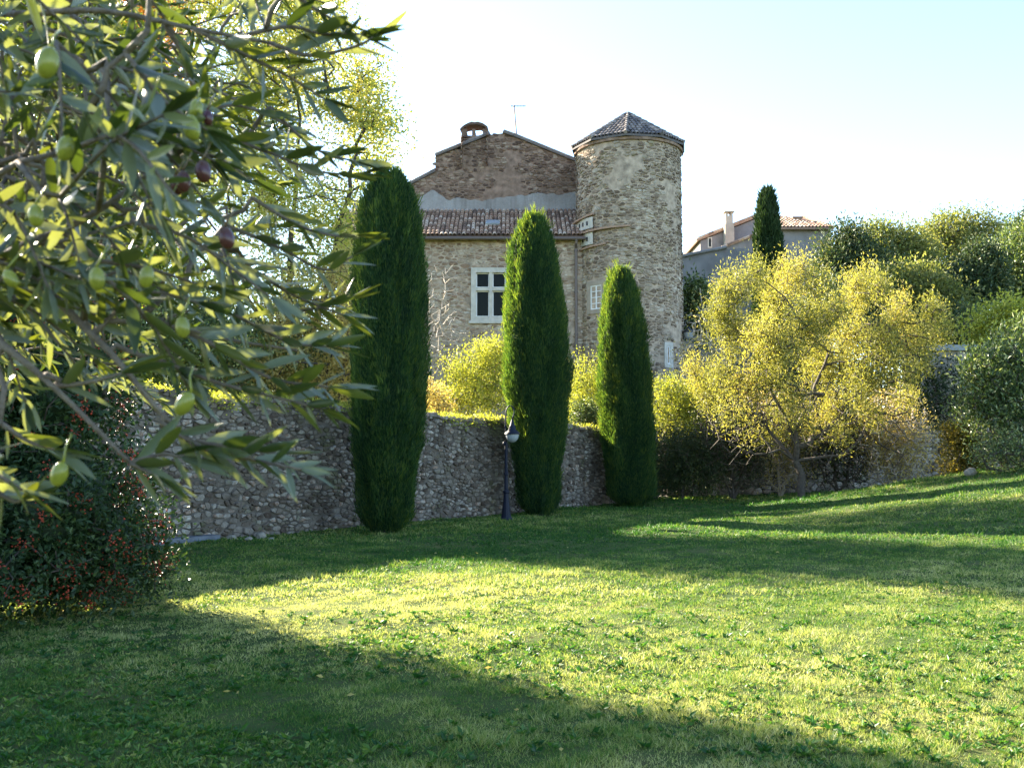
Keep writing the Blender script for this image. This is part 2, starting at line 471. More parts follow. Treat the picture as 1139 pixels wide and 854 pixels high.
def tiles(mb, rng, O, U, Vd, width, length, mask=None, sp=0.21, step=0.36, r=0.085, m=0):
    """rows of half-round roof tiles; O top corner, U across, Vd down the slope"""
    O = np.array(O, float); U = np.array(U, float); Vd = np.array(Vd, float)
    U /= np.linalg.norm(U); Vd /= np.linalg.norm(Vd)
    N = np.cross(U, Vd); 
    if N[2] < 0: N = -N
    nu = int(width / sp); nv = max(1, int(length / step))
    st = length / nv
    ang = np.linspace(0, np.pi, 6)
    for i in range(nu + 1):
        for j in range(nv):
            uc = i * sp + rng.normal(0, .006)
            if uc > width: continue
            if mask is not None and not mask(uc, (j + .5) * st): continue
            v0 = j * st - .05; v1 = (j + 1) * st + rng.normal(0, .008)
            sh = rng.normal(0, .01)
            r0, r1 = r * .88, r * 1.08
            a = O + U * uc + Vd * v0; b = O + U * (uc + sh) + Vd * v1 + N * 0.028
            ra = a + r0 * (np.cos(ang)[:, None] * U + np.sin(ang)[:, None] * N * .9)
            rb = b + r1 * (np.cos(ang)[:, None] * U + np.sin(ang)[:, None] * N * .9)
            inner = b + (r1 - .018) * (np.cos(ang)[:, None] * U + np.sin(ang)[:, None] * N * .9)
            V = np.concatenate([ra, rb, inner])
            F = [[k, k+1, 6+k+1, 6+k] for k in range(5)] + [[6+k, 6+k+1, 12+k+1, 12+k] for k in range(5)]
            mb.add(V, [F], rng.random(), m)

# ------------------------------------------------------------------ foliage
def rand_unit(rng, n):
    v = rng.normal(size=(n, 3)); return v / np.linalg.norm(v, axis=1)[:, None]

def leaf_geo(rng, C, D, L, W, fold=0.2):
    """diamond leaves: base C, axis D, length L, width W"""
    n = len(C)
    D = D / (np.linalg.norm(D, axis=1)[:, None] + 1e-9)
    S = np.cross(D, rand_unit(rng, n)); S /= np.linalg.norm(S, axis=1)[:, None] + 1e-9
    N = np.cross(D, S)
    L = np.broadcast_to(L, (n,))[:, None]; W = np.broadcast_to(W, (n,))[:, None]
    mid = C + D * L * .45
    V = np.stack([C, mid + S*W/2 + N*W*fold, C + D*L, mid - S*W/2 + N*W*fold], 1).reshape(-1, 3)
    F = np.arange(n*4).reshape(n, 4)
    return V, F

def seg_geo(A, B, ra, rb, sides=4):
    n = len(A)
    d = B - A; ln = np.linalg.norm(d, axis=1)[:, None] + 1e-9; d = d / ln
    up = np.where(np.abs(d[:, 2:3]) < .9, np.array([[0, 0, 1.]]), np.array([[0, 1., 0]]))
    s = np.cross(d, up); s /= np.linalg.norm(s, axis=1)[:, None]; t = np.cross(d, s)
    ang = np.arange(sides) * 2*np.pi/sides
    ring = np.cos(ang)[None, :, None]*s[:, None] + np.sin(ang)[None, :, None]*t[:, None]
    Va = A[:, None] - d[:, None]*ra[:, None, None]*.3 + ring*ra[:, None, None]
    Vb = B[:, None] + d[:, None]*rb[:, None, None]*.3 + ring*rb[:, None, None]
    V = np.concatenate([Va, Vb], 1).reshape(-1, 3)
    base = (np.arange(n)*2*sides)[:, None]
    F = np.concatenate([base + np.array([[k, (k+1) % sides, sides+(k+1) % sides, sides+k]]) for k in range(sides)])
    return V, F

def grow(rng, trunks, att, step=0.35, jit=0.04, droop=0.1):
    """skeleton: trunk polylines, then every attractor joins the nearest node"""
    pos = []; par = []
    for tr in trunks:
        tr = np.asarray(tr, float)
        prev = -1
        for k in range(len(tr)):
            if k == 0:
                if pos:
                    dd = np.linalg.norm(np.array(pos) - tr[0], axis=1); i = int(dd.argmin())
                    if dd[i] < .3: prev = i; continue
                pos.append(tr[0]); par.append(-1); prev = len(pos)-1; continue
            m = max(1, int(np.linalg.norm(tr[k]-tr[k-1]) / step))
            for q in range(1, m+1):
                pos.append(tr[k-1] + (tr[k]-tr[k-1])*q/m + rng.normal(0, jit*.6, 3)); par.append(prev); prev = len(pos)-1
    root = pos[0]
    order = np.argsort(np.linalg.norm(att - np.array(pos[-1]), axis=1) + rng.uniform(0, .8, len(att)))
    cap = len(pos) + len(att)*14
    PA = np.zeros((cap, 3)); PA[:len(pos)] = pos
    rd = np.zeros(cap); rd[:len(pos)] = np.linalg.norm(PA[:len(pos)] - root, axis=1)
    n = len(pos)
    ends = []
    for i in order:
        a = att[i]
        dd = np.linalg.norm(PA[:n] - a, axis=1) + .35*np.maximum(0, rd[:n] - np.linalg.norm(a-root)) + .12*np.abs(rd[:n])*0
        k = int(dd.argmin())
        d = np.linalg.norm(a - PA[k]); m = min(12, max(1, int(d/step)))
        p0 = PA[k].copy(); prev = k
        for q in range(1, m+1):
            t = q/m
            p = p0 + (a-p0)*t; p[2] += -droop*d*math.sin(math.pi*t)
            if q < m: p = p + rng.normal(0, jit, 3)
            if n >= cap: break
            PA[n] = p; rd[n] = np.linalg.norm(p-root); par.append(prev); prev = n; n += 1
        ends.append(prev)
    par = np.array(par); cnt = np.zeros(n)
    for e in ends: cnt[e] += 1
    for i in range(n-1, -1, -1):
        if par[i] >= 0: cnt[par[i]] += max(cnt[i], .3)
    return PA[:n], par, cnt, np.array(ends)

def wood_mesh(name, skel, parent, mat, rtip, rbase, sides=5, minr=0):
    PA, par, cnt, ends = skel
    ex = math.log(rbase/rtip)/math.log(max(cnt.max(), 2))
    r = rtip*np.maximum(cnt, 1)**ex
    hh = np.clip((PA[:, 2]-PA[:, 2].min())/max(1e-3, np.ptp(PA[:, 2])), 0, 1)
    r = np.minimum(r, rbase*(1-hh)**1.6 + rtip*1.3)
    i = np.nonzero(par >= 0)[0]
    V, F = seg_geo(PA[par[i]], PA[i], np.minimum(r[par[i]], r[i]*1.35), r[i], sides)
    return newmesh(name, V, [F], mat, parent, smooth=True)

def blob_pts(rng, blobs, n, shell=0.35):
    """blobs: list of (centre, (rx,ry,rz)); points in the union, pushed to the outside by shell"""
    vol = np.array([b[1][0]*b[1][1]*b[1][2] for b in blobs])**.75; vol /= vol.sum()
    idx = rng.choice(len(blobs), n, p=vol)
    c = np.array([b[0] for b in blobs])[idx]; r = np.array([b[1] for b in blobs])[idx]
    return c + rand_unit(rng, n)*r*(rng.random((n, 1))**shell)

def clusters(rng, cen, per, sig, L, W, up=0.2, outw=None, jitL=.3):
    n = len(cen)*per
    c = np.repeat(cen, per, 0)
    off = rng.normal(size=(n, 3))*np.asarray(sig)
    D = rand_unit(rng, n) + off/(np.linalg.norm(off, axis=1)[:, None]+1e-6)*.7 + np.array([0, 0, up])
    if outw is not None: D += outw
    V, F = leaf_geo(rng, c+off, D, L*rng.uniform(1-jitL, 1+jitL, n), W*rng.uniform(.7, 1.3, n))
    rnd = np.repeat(rng.random(n), 4)
    clump = np.repeat(np.repeat(rng.random(len(cen)), per), 4)
    return V, F, rnd, clump

def foliage(name, rng, cen, per, sig, L, W, mat, parent, up=0.2):
    V, F, rnd, cl = clusters(rng, cen, per, sig, L, W, up)
    return newmesh(name, V, [F], mat, parent, {'rnd': rnd, 'clump': cl})

def B(px, py, Y, rx, ry, rd=None):
    k = Y/FPX
    return (P(px, py, Y), (rx*k, (rd if rd else (rx+ry)/2)*k, ry*k))

def tree(name, label, cat, seed, base, trunks, blobs, natt, per, sig, L, W, leaf, bark='bark', rtip=.008, rbase=.12,
         shell=.4, group=None, step=.35, up=.2, jit=.05, bare=0, droop=.08, sides=5, crown='foliage', wood='trunk'):
    rng = np.random.default_rng(seed)
    base = np.array(base, float)
    base[2] = float(ground_z(base[0], base[1])) - .03
    e = empty(name, base, label, cat, group)
    att = blob_pts(rng, blobs, natt, shell)
    tr = []
    for t in trunks:
        t = [np.array(p, float) for p in t]; tr.append(t)
    tr[0] = [base] + tr[0]
    for k in range(1, len(tr)):
        tr[k] = [base + np.array([rng.uniform(-.15, .15), rng.uniform(-.15, .15), 0])] + tr[k]
    sk = grow(rng, tr, att, step, jit, droop)
    wood_mesh(wood, sk, e, M[bark], rtip, rbase, sides)
    cen = att if not bare else att[:int(len(att)*(1-bare))]
    if per > 0:
        foliage(crown, rng, cen, per, sig, L, W, M[leaf], e, up)
    return e

# ================================================================== STRUCTURES
# ---- garden wall: a straight rubble wall from near left to far right
WA = np.array([-8.2, 13.84]); WB = np.array([4.75, 32.45])
wd = WB - WA; WL = float(np.linalg.norm(wd)); wd = wd/WL
wn = np.array([wd[1], -wd[0]])                 # towards the lawn
def wall_h(u):
    t = u/WL
    return 2.72 - .62*t + .09*wob(u, 0, 1.3, 4) + .05*wob(u, 3, 4.0, 1)
def garden_wall():
    rng = np.random.default_rng(11)
    mb = MB()
    def mp(u, v, d): return np.stack([WA[0]+wd[0]*u+wn[0]*d, WA[1]+wd[1]*u+wn[1]*d, v - .1], -1)
    stone_field(mb, rng, 0, WL, -.05, 2.9, (.062, .14), (.09, .26), lambda u, v: (v < wall_h(u)+.02) & (u > 0) & (u < WL), mp, (.01, .06), .10, .012, dead_=.45, patch=1.0)
    # back face and the stones laid along the top
    def mpb(u, v, d): return np.stack([WA[0]+wd[0]*u-wn[0]*(d+.45), WA[1]+wd[1]*u-wn[1]*(d+.45), v - .1], -1)
    stone_field(mb, rng, 0, WL, 1.2, 2.9, (.12, .2), (.2, .4), lambda u, v: (v < wall_h(u)+.02), mpb, (.02, .06))
    u = 0.
    while u < WL:
        l = rng.uniform(.16, .42); h = rng.uniform(.05, .15); z = float(wall_h(u)) - .12
        y0 = -.47 + rng.uniform(-.03, .03); y1 = .03 + rng.uniform(-.03, .05)
        c = np.array([WA[0], WA[1], 0]) ; Bm = np.array([[wd[0], wd[1], 0], [wn[0], wn[1], 0], [0, 0, 1.]])
        V = np.array([[u, y0, z], [u+l, y0, z], [u+l, y1, z], [u, y1, z], [u+.03, y0+.03, z+h], [u+l-.03, y0+.04, z+h*.9], [u+l-.04, y1-.04, z+h], [u+.03, y1-.03, z+h*.95]])
        V += rng.uniform(-.012, .012, V.shape)
        mb.add(c + V @ Bm, [[[0, 3, 2, 1], [4, 5, 6, 7], [0, 1, 5, 4], [1, 2, 6, 5], [2, 3, 7, 6], [3, 0, 4, 7]]], rng.random())
        u += l*rng.uniform(.9, 1.02)
    # mortar core
    us = np.arange(0, WL+.2, .3); hs = wall_h(us) - .12
    V = []
    for k, u in enumerate(us):
        u = min(u, WL-.02)
        for (d, z) in ((0.0, -.3), (0.0, hs[k]), (-.44, hs[k]), (-.44, -.3)):
            V.append([WA[0]+wd[0]*u+wn[0]*d, WA[1]+wd[1]*u+wn[1]*d, z])
    F = []
    for k in range(len(us)-1):
        for q in range(4): F.append([k*4+q, k*4+(q+1) % 4, k*4+4+(q+1) % 4, k*4+4+q])
    F.append([0, 1, 2, 3]); e = (len(us)-1)*4; F.append([e, e+1, e+2, e+3])
    mb.add(V, [F], .3, 1)
    o = mb.build('garden_wall', [M['garden_stone'], M['garden_mortar']])
    tag(o, 'long low grey rubble stone wall running behind the lawn and the cypresses', 'wall')
garden_wall()

def back_wall():
    rng = np.random.default_rng(12)
    a = P(742, 520, 33.5); b = P(1096, 500, 37.0)
    a = a[:2]; b = b[:2]; L = float(np.linalg.norm(b-a)); d_ = (b-a)/L; n_ = np.array([d_[1], -d_[0]])
    mb = MB()
    def mp(u, v, d): return np.stack([a[0]+d_[0]*u+n_[0]*d, a[1]+d_[1]*u+n_[1]*d, v], -1)
    stone_field(mb, rng, 0, L, 0, 2.6, (.14, .26), (.2, .5), lambda u, v: v < 2.3 + .1*wob(u, 0, 1, 2), mp, (.02, .07), .08, .012)
    mb.box((0, -.45, -.3), (L, 0, 2.3), .3, 1, (np.array([a[0], a[1], 0.]), np.array([[d_[0], d_[1], 0], [n_[0], n_[1], 0], [0, 0, 1.]])))
    o = mb.build('boundary_wall', [M['garden_stone'], M['garden_mortar']])
    tag(o, 'shaded grey boundary wall half hidden behind the tangled bare bushes', 'wall')
back_wall()

# ---- the manor house
def house():
    rng = np.random.default_rng(21)
    YF = 45.0; YG = 48.0
    H = empty('stone_house', (-2, 46, float(ground_z(-2, 46))), 'old stone manor house with stone gable, tiled lean-to roof and mullioned window', 'house')
    xr = 3.35; xl = -8.0
    win = [P(524, 298, YF), P(568, 357, YF)]
    wx0, wx1, wz1, wz0 = win[0][0], win[1][0], win[0][2], win[1][2]
    zE = P(540, 263, YF)[2]
    # facade
    mb = MB()
    def mp(u, v, d): return np.stack([u, YF - d, v], -1)
    def mk(u, v):
        inwin = (u > wx0-.02) & (u < wx1+.02) & (v > wz0-.02) & (v < wz1+.02)
        return (u > xl) & (u < xr) & (v < zE) & ~inwin
    stone_field(mb, rng, xl, xr, 2.0, zE, (.11, .22), (.16, .50), mk, mp, (.008, .035), .1, .028, patch=.75)
    ix0, ix1, iz0, iz1 = wx0+.23, wx1-.23, wz0+.20, wz1-.22
    for (x0, x1, z0, z1) in ((xl, ix0, 0, zE), (ix1, xr, 0, zE), (ix0, ix1, 0, iz0), (ix0, ix1, iz1, zE)):
        mb.add([[x0, YF, z0], [x1, YF, z0], [x1, YF, z1], [x0, YF, z1]], [[[0, 1, 2, 3]]], .5, 1)
    mb.add([[xl, YF, 0], [xl, YG, 0], [xl, YG, P(540, 232, YG)[2]], [xl, YF, zE]], [[[0, 1, 2, 3]]], .5, 1)
    mb.add([[xr, YF, 0], [xr, YG, 0], [xr, YG, P(540, 232, YG)[2]], [xr, YF, zE]], [[[0, 1, 2, 3]]], .5, 1)
    tag(mb.build('wall', [M['house_stone'], M['mortar']], H), 'tan rubble front wall under the lean-to roof')
    # gable
    out = [(392, 238), (458, 203), (484, 190), (484.5, 173), (513, 164), (545, 149), (560, 147), (572, 151), (600, 162), (643, 179), (757, 226)]
    op = np.array([P(a, b, YG) for a, b in out])
    gx, gz = op[:, 0], op[:, 2]
    zB = P(540, 236, YG)[2]
    mb = MB()
    def mp(u, v, d): return np.stack([u, YG - d, v], -1)
    zpl = P(540, 219, YG)[2]
    stone_field(mb, rng, gx[0], gx[-1], zB, gz.max()+.1, (.12, .24), (.18, .5), lambda u, v: (v < np.interp(u, gx, gz) - .03) & (v > zpl-.1), mp, (.012, .06), .1, .02, patch=.7)
    V = []; n = len(out)
    for (x, z) in zip(gx, gz): V += [[x, YG, 0], [x, YG, z-.06], [x, YG+.5, z-.06]]
    F = []
    for k in range(n-1): F += [[3*k, 3*k+3, 3*k+4, 3*k+1], [3*k+1, 3*k+4, 3*k+5, 3*k+2]]
    mb.add(V, [F], .5, 1)
    # sides and back
    for x, z in ((gx[0], gz[0]), (gx[-1], gz[-1])):
        mb.add([[x, YG, 0], [x, YG+11, 0], [x, YG+11, z-.06], [x, YG, z-.06]], [[[0, 1, 2, 3]]], .5, 1)
    tag(mb.build('gable', [M['gable_stone'], M['gable_mortar']], H), 'dark weathered stone gable above the lean-to roof')
    # plaster band and patch
    xs = np.linspace(gx[0], xr+.3, 140)
    top = P(540, 222, YG)[2] + .30*sstep(-1.5, 1.5, xs) + .10*wob(xs, 0, 2.5, 2) + .05*wob(xs, 1, 9, 2) + .5*np.exp(-((xs-P(482, 200, YG)[0])/.45)**2)
    mb = MB(); V = []; F = []
    for k, x in enumerate(xs): V += [[x, YG-.10, zB-.1], [x, YG-.10, top[k]], [x, YG+.0, top[k]]]
    for k in range(len(xs)-1): F += [[3*k, 3*k+3, 3*k+4, 3*k+1], [3*k+1, 3*k+4, 3*k+5, 3*k+2]]
    mb.add(V, [F])
    mb.build('plaster_band', M['plaster'], H)
    # lean-to roof
    zT = P(540, 234, YG)[2]; y0 = YF-.35; z0 = P(540, 262, y0)[2]
    mb = MB()
    down = np.array([0, y0-YG, z0-zT]); ln = np.linalg.norm(down)
    tiles(mb, rng, (xl-.2, YG-.05, zT), (1, 0, 0), down, xr-xl+.1, ln, sp=.20, step=.34)
    mb.add([[xl-.2, YG, zT-.02], [xr, YG, zT-.02], [xr, y0+.03, z0-.02], [xl-.2, y0+.03, z0-.02]], [[[0, 1, 2, 3]]], .05)
    mb.add([[xl-.2, YG, zT-.14], [xr, YG, zT-.14], [xr, y0+.05, z0-.14], [xl-.2, y0+.05, z0-.14]], [[[0, 1, 2, 3]]], .05)
    mb.box((xl-.2, y0+.03, z0-.14), (xr, y0+.06, z0-.02), .1)
    rf = mb.build('roof', M['tile'], H)
    # skylight lying on the tiles
    t = .60; cy = YG + (y0-YG)*t; cz = zT + (z0-zT)*t
    dn = down/ln; nn = np.array([0, -dn[2], dn[1]]); nn = nn if nn[2] > 0 else -nn
    cx = P(548, 246, cy)[0]
    mb = MB()
    mb.box((-.33, -.28, .09), (.33, .28, .16), .5, 0, (np.array([cx, cy, cz]), np.array([[1, 0, 0], dn, nn])))
    mb.box((-.27, -.22, .16), (.27, .22, .175), .5, 1, (np.array([cx, cy, cz]), np.array([[1, 0, 0], dn, nn])))
    mb.build('skylight', [M['coping'], M['lamp_glass']], H)
    # main roof behind the gable: tile courses seen along the verge
    mb = MB()
    for (a, b) in ((0, 2), (3, 5), (6, 7), (7, 10)):
        A, Bp = op[a], op[b]
        d = Bp-A; L = np.linalg.norm(d); dv = d/L; nrm = np.array([-dv[2], 0, dv[0]])
        Bm = np.array([dv, [0, 1, 0], nrm])
        mb.box((-.02, -.16, -.07), (L, 11.2, .03), .2, 0, (A, Bm))
        q = 0.
        while q < L-.02:
            l = min(rng.uniform(.3, .42), L-q)
            mb.tube([A + dv*q + nrm*.03 + np.array([0, -.10, 0]), A+dv*(q+l) + nrm*.035 + np.array([0, -.10, 0])], [.075, .062], 8, rng.random())
            q += l
    mb.build('upper_roof', M['tile_dark'], H)
    # chimney with its arched cap and openings
    mb = MB()
    c0 = P(513, 172, YG+.1); c1 = P(543, 151, YG+.1)
    zc = c1[2]; x0, x1 = c0[0], c1[0]; yb = YG+1.0
    mb.box((x0+.05, YG+.05, gz.max()-2.2), (x1-.05, yb-.05, zc-.01), .5, 1)
    stone_field(mb, rng, x0+.1, x1-.05, c0[2]-.6, zc, (.11, .2), (.16, .4), lambda u, v: (u > x0+.05) & (u < x1-.05) & (v < zc-.05), lambda u, v, d: np.stack([u, YG+.03-d, v], -1), (.02, .07), .02)
    for xx, sg in ((x0, -1), (x1, 1)):
        stone_field(mb, rng, YG+.05, yb, c0[2]-.3, zc, (.12, .2), (.2, .4), lambda u, v: (v < zc-.05), lambda u, v, d, xx=xx, sg=sg: np.stack([np.full_like(u, xx-sg*.05)+sg*d, u, v], -1), (.01, .05), .02)
    ch = mb.build('chimney', [M['gable_stone'], M['gable_mortar']], H)
    zt = P(528, 144, YG)[2]; px = [P(v, 145, YG)[0] for v in (513, 519.5, 524.5, 529, 536.5, 543)]
    m2 = MB()
    for (a, b) in ((0, 1), (2, 3), (4, 5)):
        m2.box((px[a]+.02, YG+.06, zc-.02), (px[b]-.01, YG+.26, zt+.04), .4)
        m2.box((px[a]+.02, yb-.28, zc-.02), (px[b]-.01, yb-.08, zt+.04), .4)
    # arched cap
    A = np.linspace(0, np.pi, 15); cxm = (x0+x1)/2; rx = (x1-x0)/2+.03
    ztop = P(530, 135.5, YG)[2]; rz = ztop - zt
    V = []
    for a in A:
        for (rr, rzz) in ((rx, rz), (rx-.13, rz-.12)):
            for yy in (YG+.02, yb):
                V.append([cxm - rr*math.cos(a)*(1+rng.normal(0, .03)), yy, zt + rzz*math.sin(a)+.01*rng.normal()])
    F = []
    for k in range(14):
        b = 4*k
        F += [[b, b+4, b+5, b+1], [b+2, b+3, b+7, b+6], [b, b+2, b+6, b+4], [b+1, b+5, b+7, b+3]]
    F += [[0, 1, 3, 2], [56, 58, 59, 57]]
    m2.add(V, [F], .12)
    o = m2.build('chimney_cap', [M['gable_stone']], ch)
    # mullioned window: stone surround and cross, timber-free panes
    mb = MB(); yo = YF-.09
    mx = (wx0+wx1)/2; tz = wz0 + (wz1-wz0)*.60; iw = .075
    def wb(x0, x1, z0, z1, yy0=yo, yy1=YF+.24, m=0): mb.box((x0, yy0, z0), (x1, yy1, z1), .5, m)
    wb(wx0, ix0, wz0, wz1); wb(ix1, wx1, wz0, wz1); wb(ix0, ix1, wz0, iz0); wb(ix0, ix1, iz1, wz1)
    wb(mx-iw, mx+iw, iz0, iz1, yo+.03); wb(ix0, mx-iw, tz-iw, tz+iw, yo+.031); wb(mx+iw, ix1, tz-iw, tz+iw, yo+.031)
    wb(wx0-.1, wx1+.1, wz0-.12, wz0-.002, yo-.05)
    wn_ = mb.build('window', M['dressed'], H)
    m2 = MB(); m3 = MB()
    for (x0, x1) in ((ix0, mx-iw), (mx+iw, ix1)):
        for (z0, z1) in ((iz0, tz-iw), (tz+iw, iz1)):
            f = .045
            for q in ((x0, x0+f, z0, z1), (x1-f, x1, z0, z1), (x0+f, x1-f, z0, z0+f), (x0+f, x1-f, z1-f, z1)):
                m2.box((q[0], YF+.10, q[2]), (q[1], YF+.16, q[3]), .5)
            m3.box((x0, YF+.165, z0), (x1, YF+.175, z1), .5)
    m2.build('frame', M['white_paint'], wn_); m3.build('pane', M['glass'], wn_)
    # gutter, downpipe
    zgut = P(540, 262, y0)[2]
    mb = MB()
    mb.tube([[xl-.2, y0-.05, zgut-.12], [xr, y0-.05, zgut-.14]], .07, 8); mb.build('gutter', M['zinc'], H)
    mb = MB(); dx = P(640.5, 300, YF)[0]
    mb.tube([[dx, y0-.05, zgut-.15], [dx, y0+.0, zgut-.35], [dx, YF-.13, zgut-.55], [dx, YF-.13, .2]], .065, 8)
    for z in np.arange(3, zgut-.6, 1.9): mb.tube([[dx, YF-.13, z], [dx, YF-.13, z+.08]], .085, 8)
    mb.build('downpipe', M['zinc'], H)
    # aerial
    mb = MB(); a0 = P(574.5, 153, YG+.6); a1 = P(571.5, 117.5, YG+.6)
    mb.tube([a0, a1], [.055, .045], 5)
    mb.tube([a1+np.array([-.15, 0, -.03]), a1+np.array([.6, 0, -.03])], .022, 4)
    for q in (-.1, .05, .2, .35, .5): mb.tube([a1+np.array([q, -.2, -.03]), a1+np.array([q, .2, -.03])], .008, 4)
    mb.build('aerial', M['zinc'], H)
house()

# ---- the round tower
TC = np.array([5.46, 46.0]); TR = 2.42
def tower():
    rng = np.random.default_rng(31)
    T = empty('round_tower', (TC[0], TC[1], float(ground_z(*TC))), 'tall round stone tower with a pointed tiled roof beside the manor', 'tower')
    zt = P(701, 168, 46)[2]
    mb = MB()
    def mp(u, v, d):
        a = u/TR; r = TR + d + .05*(1 - v/zt)
        return np.stack([TC[0] + r*np.sin(a), TC[1] - r*np.cos(a), v], -1)
    circ = 2*np.pi*TR
    # upper window (facing left of the camera), lower slit (right)
    ua = -math.asin(1.66/TR)*TR; uz = P(668, 331, 44.3)[2]
    ub = math.asin(1.47/TR)*TR; ubz = P(743, 395, 44.1)[2]
    def mk(u, v):
        a = (np.abs(u-ua) < .62) & (np.abs(v-uz) < .85)
        b = (np.abs(u-ub) < .30) & (np.abs(v-ubz) < .62)
        return (v < zt) & ~a & ~b
    stone_field(mb, rng, -circ/2, circ/2, 3.0, zt, (.11, .23), (.16, .5), mk, mp, (.01, .055), .1, .022, patch=.85)
    us = np.linspace(-circ/2, circ/2, 65)
    V = np.concatenate([mp(us, np.zeros(65), np.zeros(65)), mp(us, np.full(65, zt), np.zeros(65))])
    mb.add(V, [[[k, k+1, 66+k, 65+k] for k in range(64)]], .5, 1)
    mb.build('wall', [M['tower_stone'], M['mortar']], T)
    # roof: eight facets
    mb = MB(); m2 = MB()
    re = TR+.19; ze = zt-.0; za = P(703, 127, 46)[2]; n = 10; off = R(-9)
    ap = np.array([TC[0], TC[1], za])
    for k in range(n):
        a0 = off + k*2*np.pi/n; a1 = a0 + 2*np.pi/n
        rr = re/math.cos(np.pi/n)*.98
        A = np.array([TC[0]+rr*math.sin(a0), TC[1]-rr*math.cos(a0), ze]); Bq = np.array([TC[0]+rr*math.sin(a1), TC[1]-rr*math.cos(a1), ze])
        mid = (A+Bq)/2; U = Bq-A; w_ = np.linalg.norm(U); U = U/w_; dn = mid-ap; L = np.linalg.norm(dn); dn = dn/L
        O = ap - U*w_/2
        tiles(mb, rng, O, U, dn, w_, L, mask=lambda u, v, w_=w_, L=L: abs(u-w_/2) < (w_/2)*(v/L)-.03, sp=.19, step=.32, r=.078)
        mb.add([ap-[0, 0, .01], A-[0, 0, .01], Bq-[0, 0, .01]], [[[0, 1, 2]]], .05)
        mb.add([ap-[0, 0, .12], A-[0, 0, .10], Bq-[0, 0, .10]], [[[0, 1, 2]]], .05)
        mb.add([A-[0, 0, .10], Bq-[0, 0, .10], Bq-[0, 0, .01], A-[0, 0, .01]], [[[0, 1, 2, 3]]], .1)
        nseg = 9
        for q in range(nseg):
            p0 = ap + (A-ap)*q/nseg; p1 = ap + (A-ap)*(q+1.12)/nseg
            m2.tube([p0+[0, 0, .045], p1+[0, 0, .07]], [.075, .09], 7, rng.random())
    rf = mb.build('roof', M['tile_dark'], T)
    m2.build('hip_tiles', M['tile_dark'], rf)
    # cornice under the eaves
    mb = MB()
    us = np.linspace(0, 2*np.pi, 49)
    V = []
    for (r, z) in ((TR+.02, zt-.24), (TR+.11, zt-.22), (TR+.13, zt-.11), (TR+.02, zt-.10)):
        V += [[TC[0]+r*math.sin(a), TC[1]-r*math.cos(a), z] for a in us]
    mb.add(V, [[[q*49+k, q*49+k+1, (q+1)*49+k+1, (q+1)*49+k] for q in range(3) for k in range(48)]])
    mb.build('cornice', M['gable_mortar'], T)
    # ledges on the left flank
    def arc(name, mat, pya, pyb, u0, u1, out, th):
        mb = MB(); us = np.linspace(u0, u1, 24)
        za_, zb_ = P(650, pya, 44.6)[2], P(690, pyb, 44.0)[2]
        V = []
        for k, u in enumerate(us):
            z = za_ + (zb_-za_)*k/23; a = u/TR; o_ = out*(1-.6*k/23)+rng.uniform(-.02, .02)
            for (r, dz) in ((TR-.02, 0), (TR+o_+.05, -.03), (TR+o_+.05, -.03-th), (TR-.02, -th)):
                V.append([TC[0]+r*math.sin(a), TC[1]-r*math.cos(a), z+dz])
        F = [[4*k+q, 4*k+(q+1) % 4, 4*k+4+(q+1) % 4, 4*k+4+q] for k in range(23) for q in range(4)] + [[0, 1, 2, 3], [92, 93, 94, 95]]
        mb.add(V, [F]); return mb.build(name, mat, T)
    arc('ledge', M['tile'], 243, 235, -3.3, -1.9, .26, .07)
    arc('ledge', M['tile'], 258, 252, -3.5, -.2, .22, .08)
    arc('ledge', M['tile'], 276, 270, -3.5, -1.3, .16, .07)
    # pale dovecote block between the ledges; two rows of dark blocks put the holes' shade into colour
    mb = MB(); us = np.linspace(-3.4, -1.95, 16)
    z0, z1 = P(655, 255, 44.6)[2], P(655, 243, 44.6)[2]
    z2, z3 = P(655, 273, 44.6)[2], P(655, 260, 44.6)[2]
    for (a0, a1) in ((z0, z1), (z2, z3)):
        V = [[TC[0]+r*math.sin(u/TR), TC[1]-r*math.cos(u/TR), z] for u in us for (r, z) in ((TR+.10, a0), (TR+.12, a1))]
        mb.add(V, [[[2*k, 2*k+2, 2*k+3, 2*k+1] for k in range(15)]], .5, 0)
        for u in (-2.9, -2.6, -2.3):
            a = u/TR; r = TR+.115; c = np.array([TC[0]+r*math.sin(a), TC[1]-r*math.cos(a), (a0*.5+a1*.5)])
            t = np.array([math.cos(a), math.sin(a), 0]); nn = np.array([math.sin(a), -math.cos(a), 0])
            mb.box((-.05, 0, -.09), (.05, .02, .09), .5, 1, (c, np.array([t, nn, [0, 0, 1.]])))
    mb.build('dovecote', [M['dressed'], M['black_iron']], T)
    # windows
    def win(u, z, w_, h_, sur, bars, sm):
        a = u/TR; t = np.array([math.cos(a), math.sin(a), 0]); nn = np.array([math.sin(a), -math.cos(a), 0])
        c = np.array([TC[0], TC[1], z]) + nn*(TR+.02); Bm = np.array([t, nn, [0, 0, 1.]])
        mb = MB()
        W2, H2 = w_/2+sur, h_/2+sur
        for q in ((-W2, -w_/2, -H2, H2), (w_/2, W2, -H2, H2), (-w_/2, w_/2, -H2, -h_/2), (-w_/2, w_/2, h_/2, H2)):
            mb.box((q[0], -.3, q[2]), (q[1], .06, q[3]), .5, 0, (c, Bm))
        wo = mb.build('window', sm, T)
        m2 = MB(); f = .05
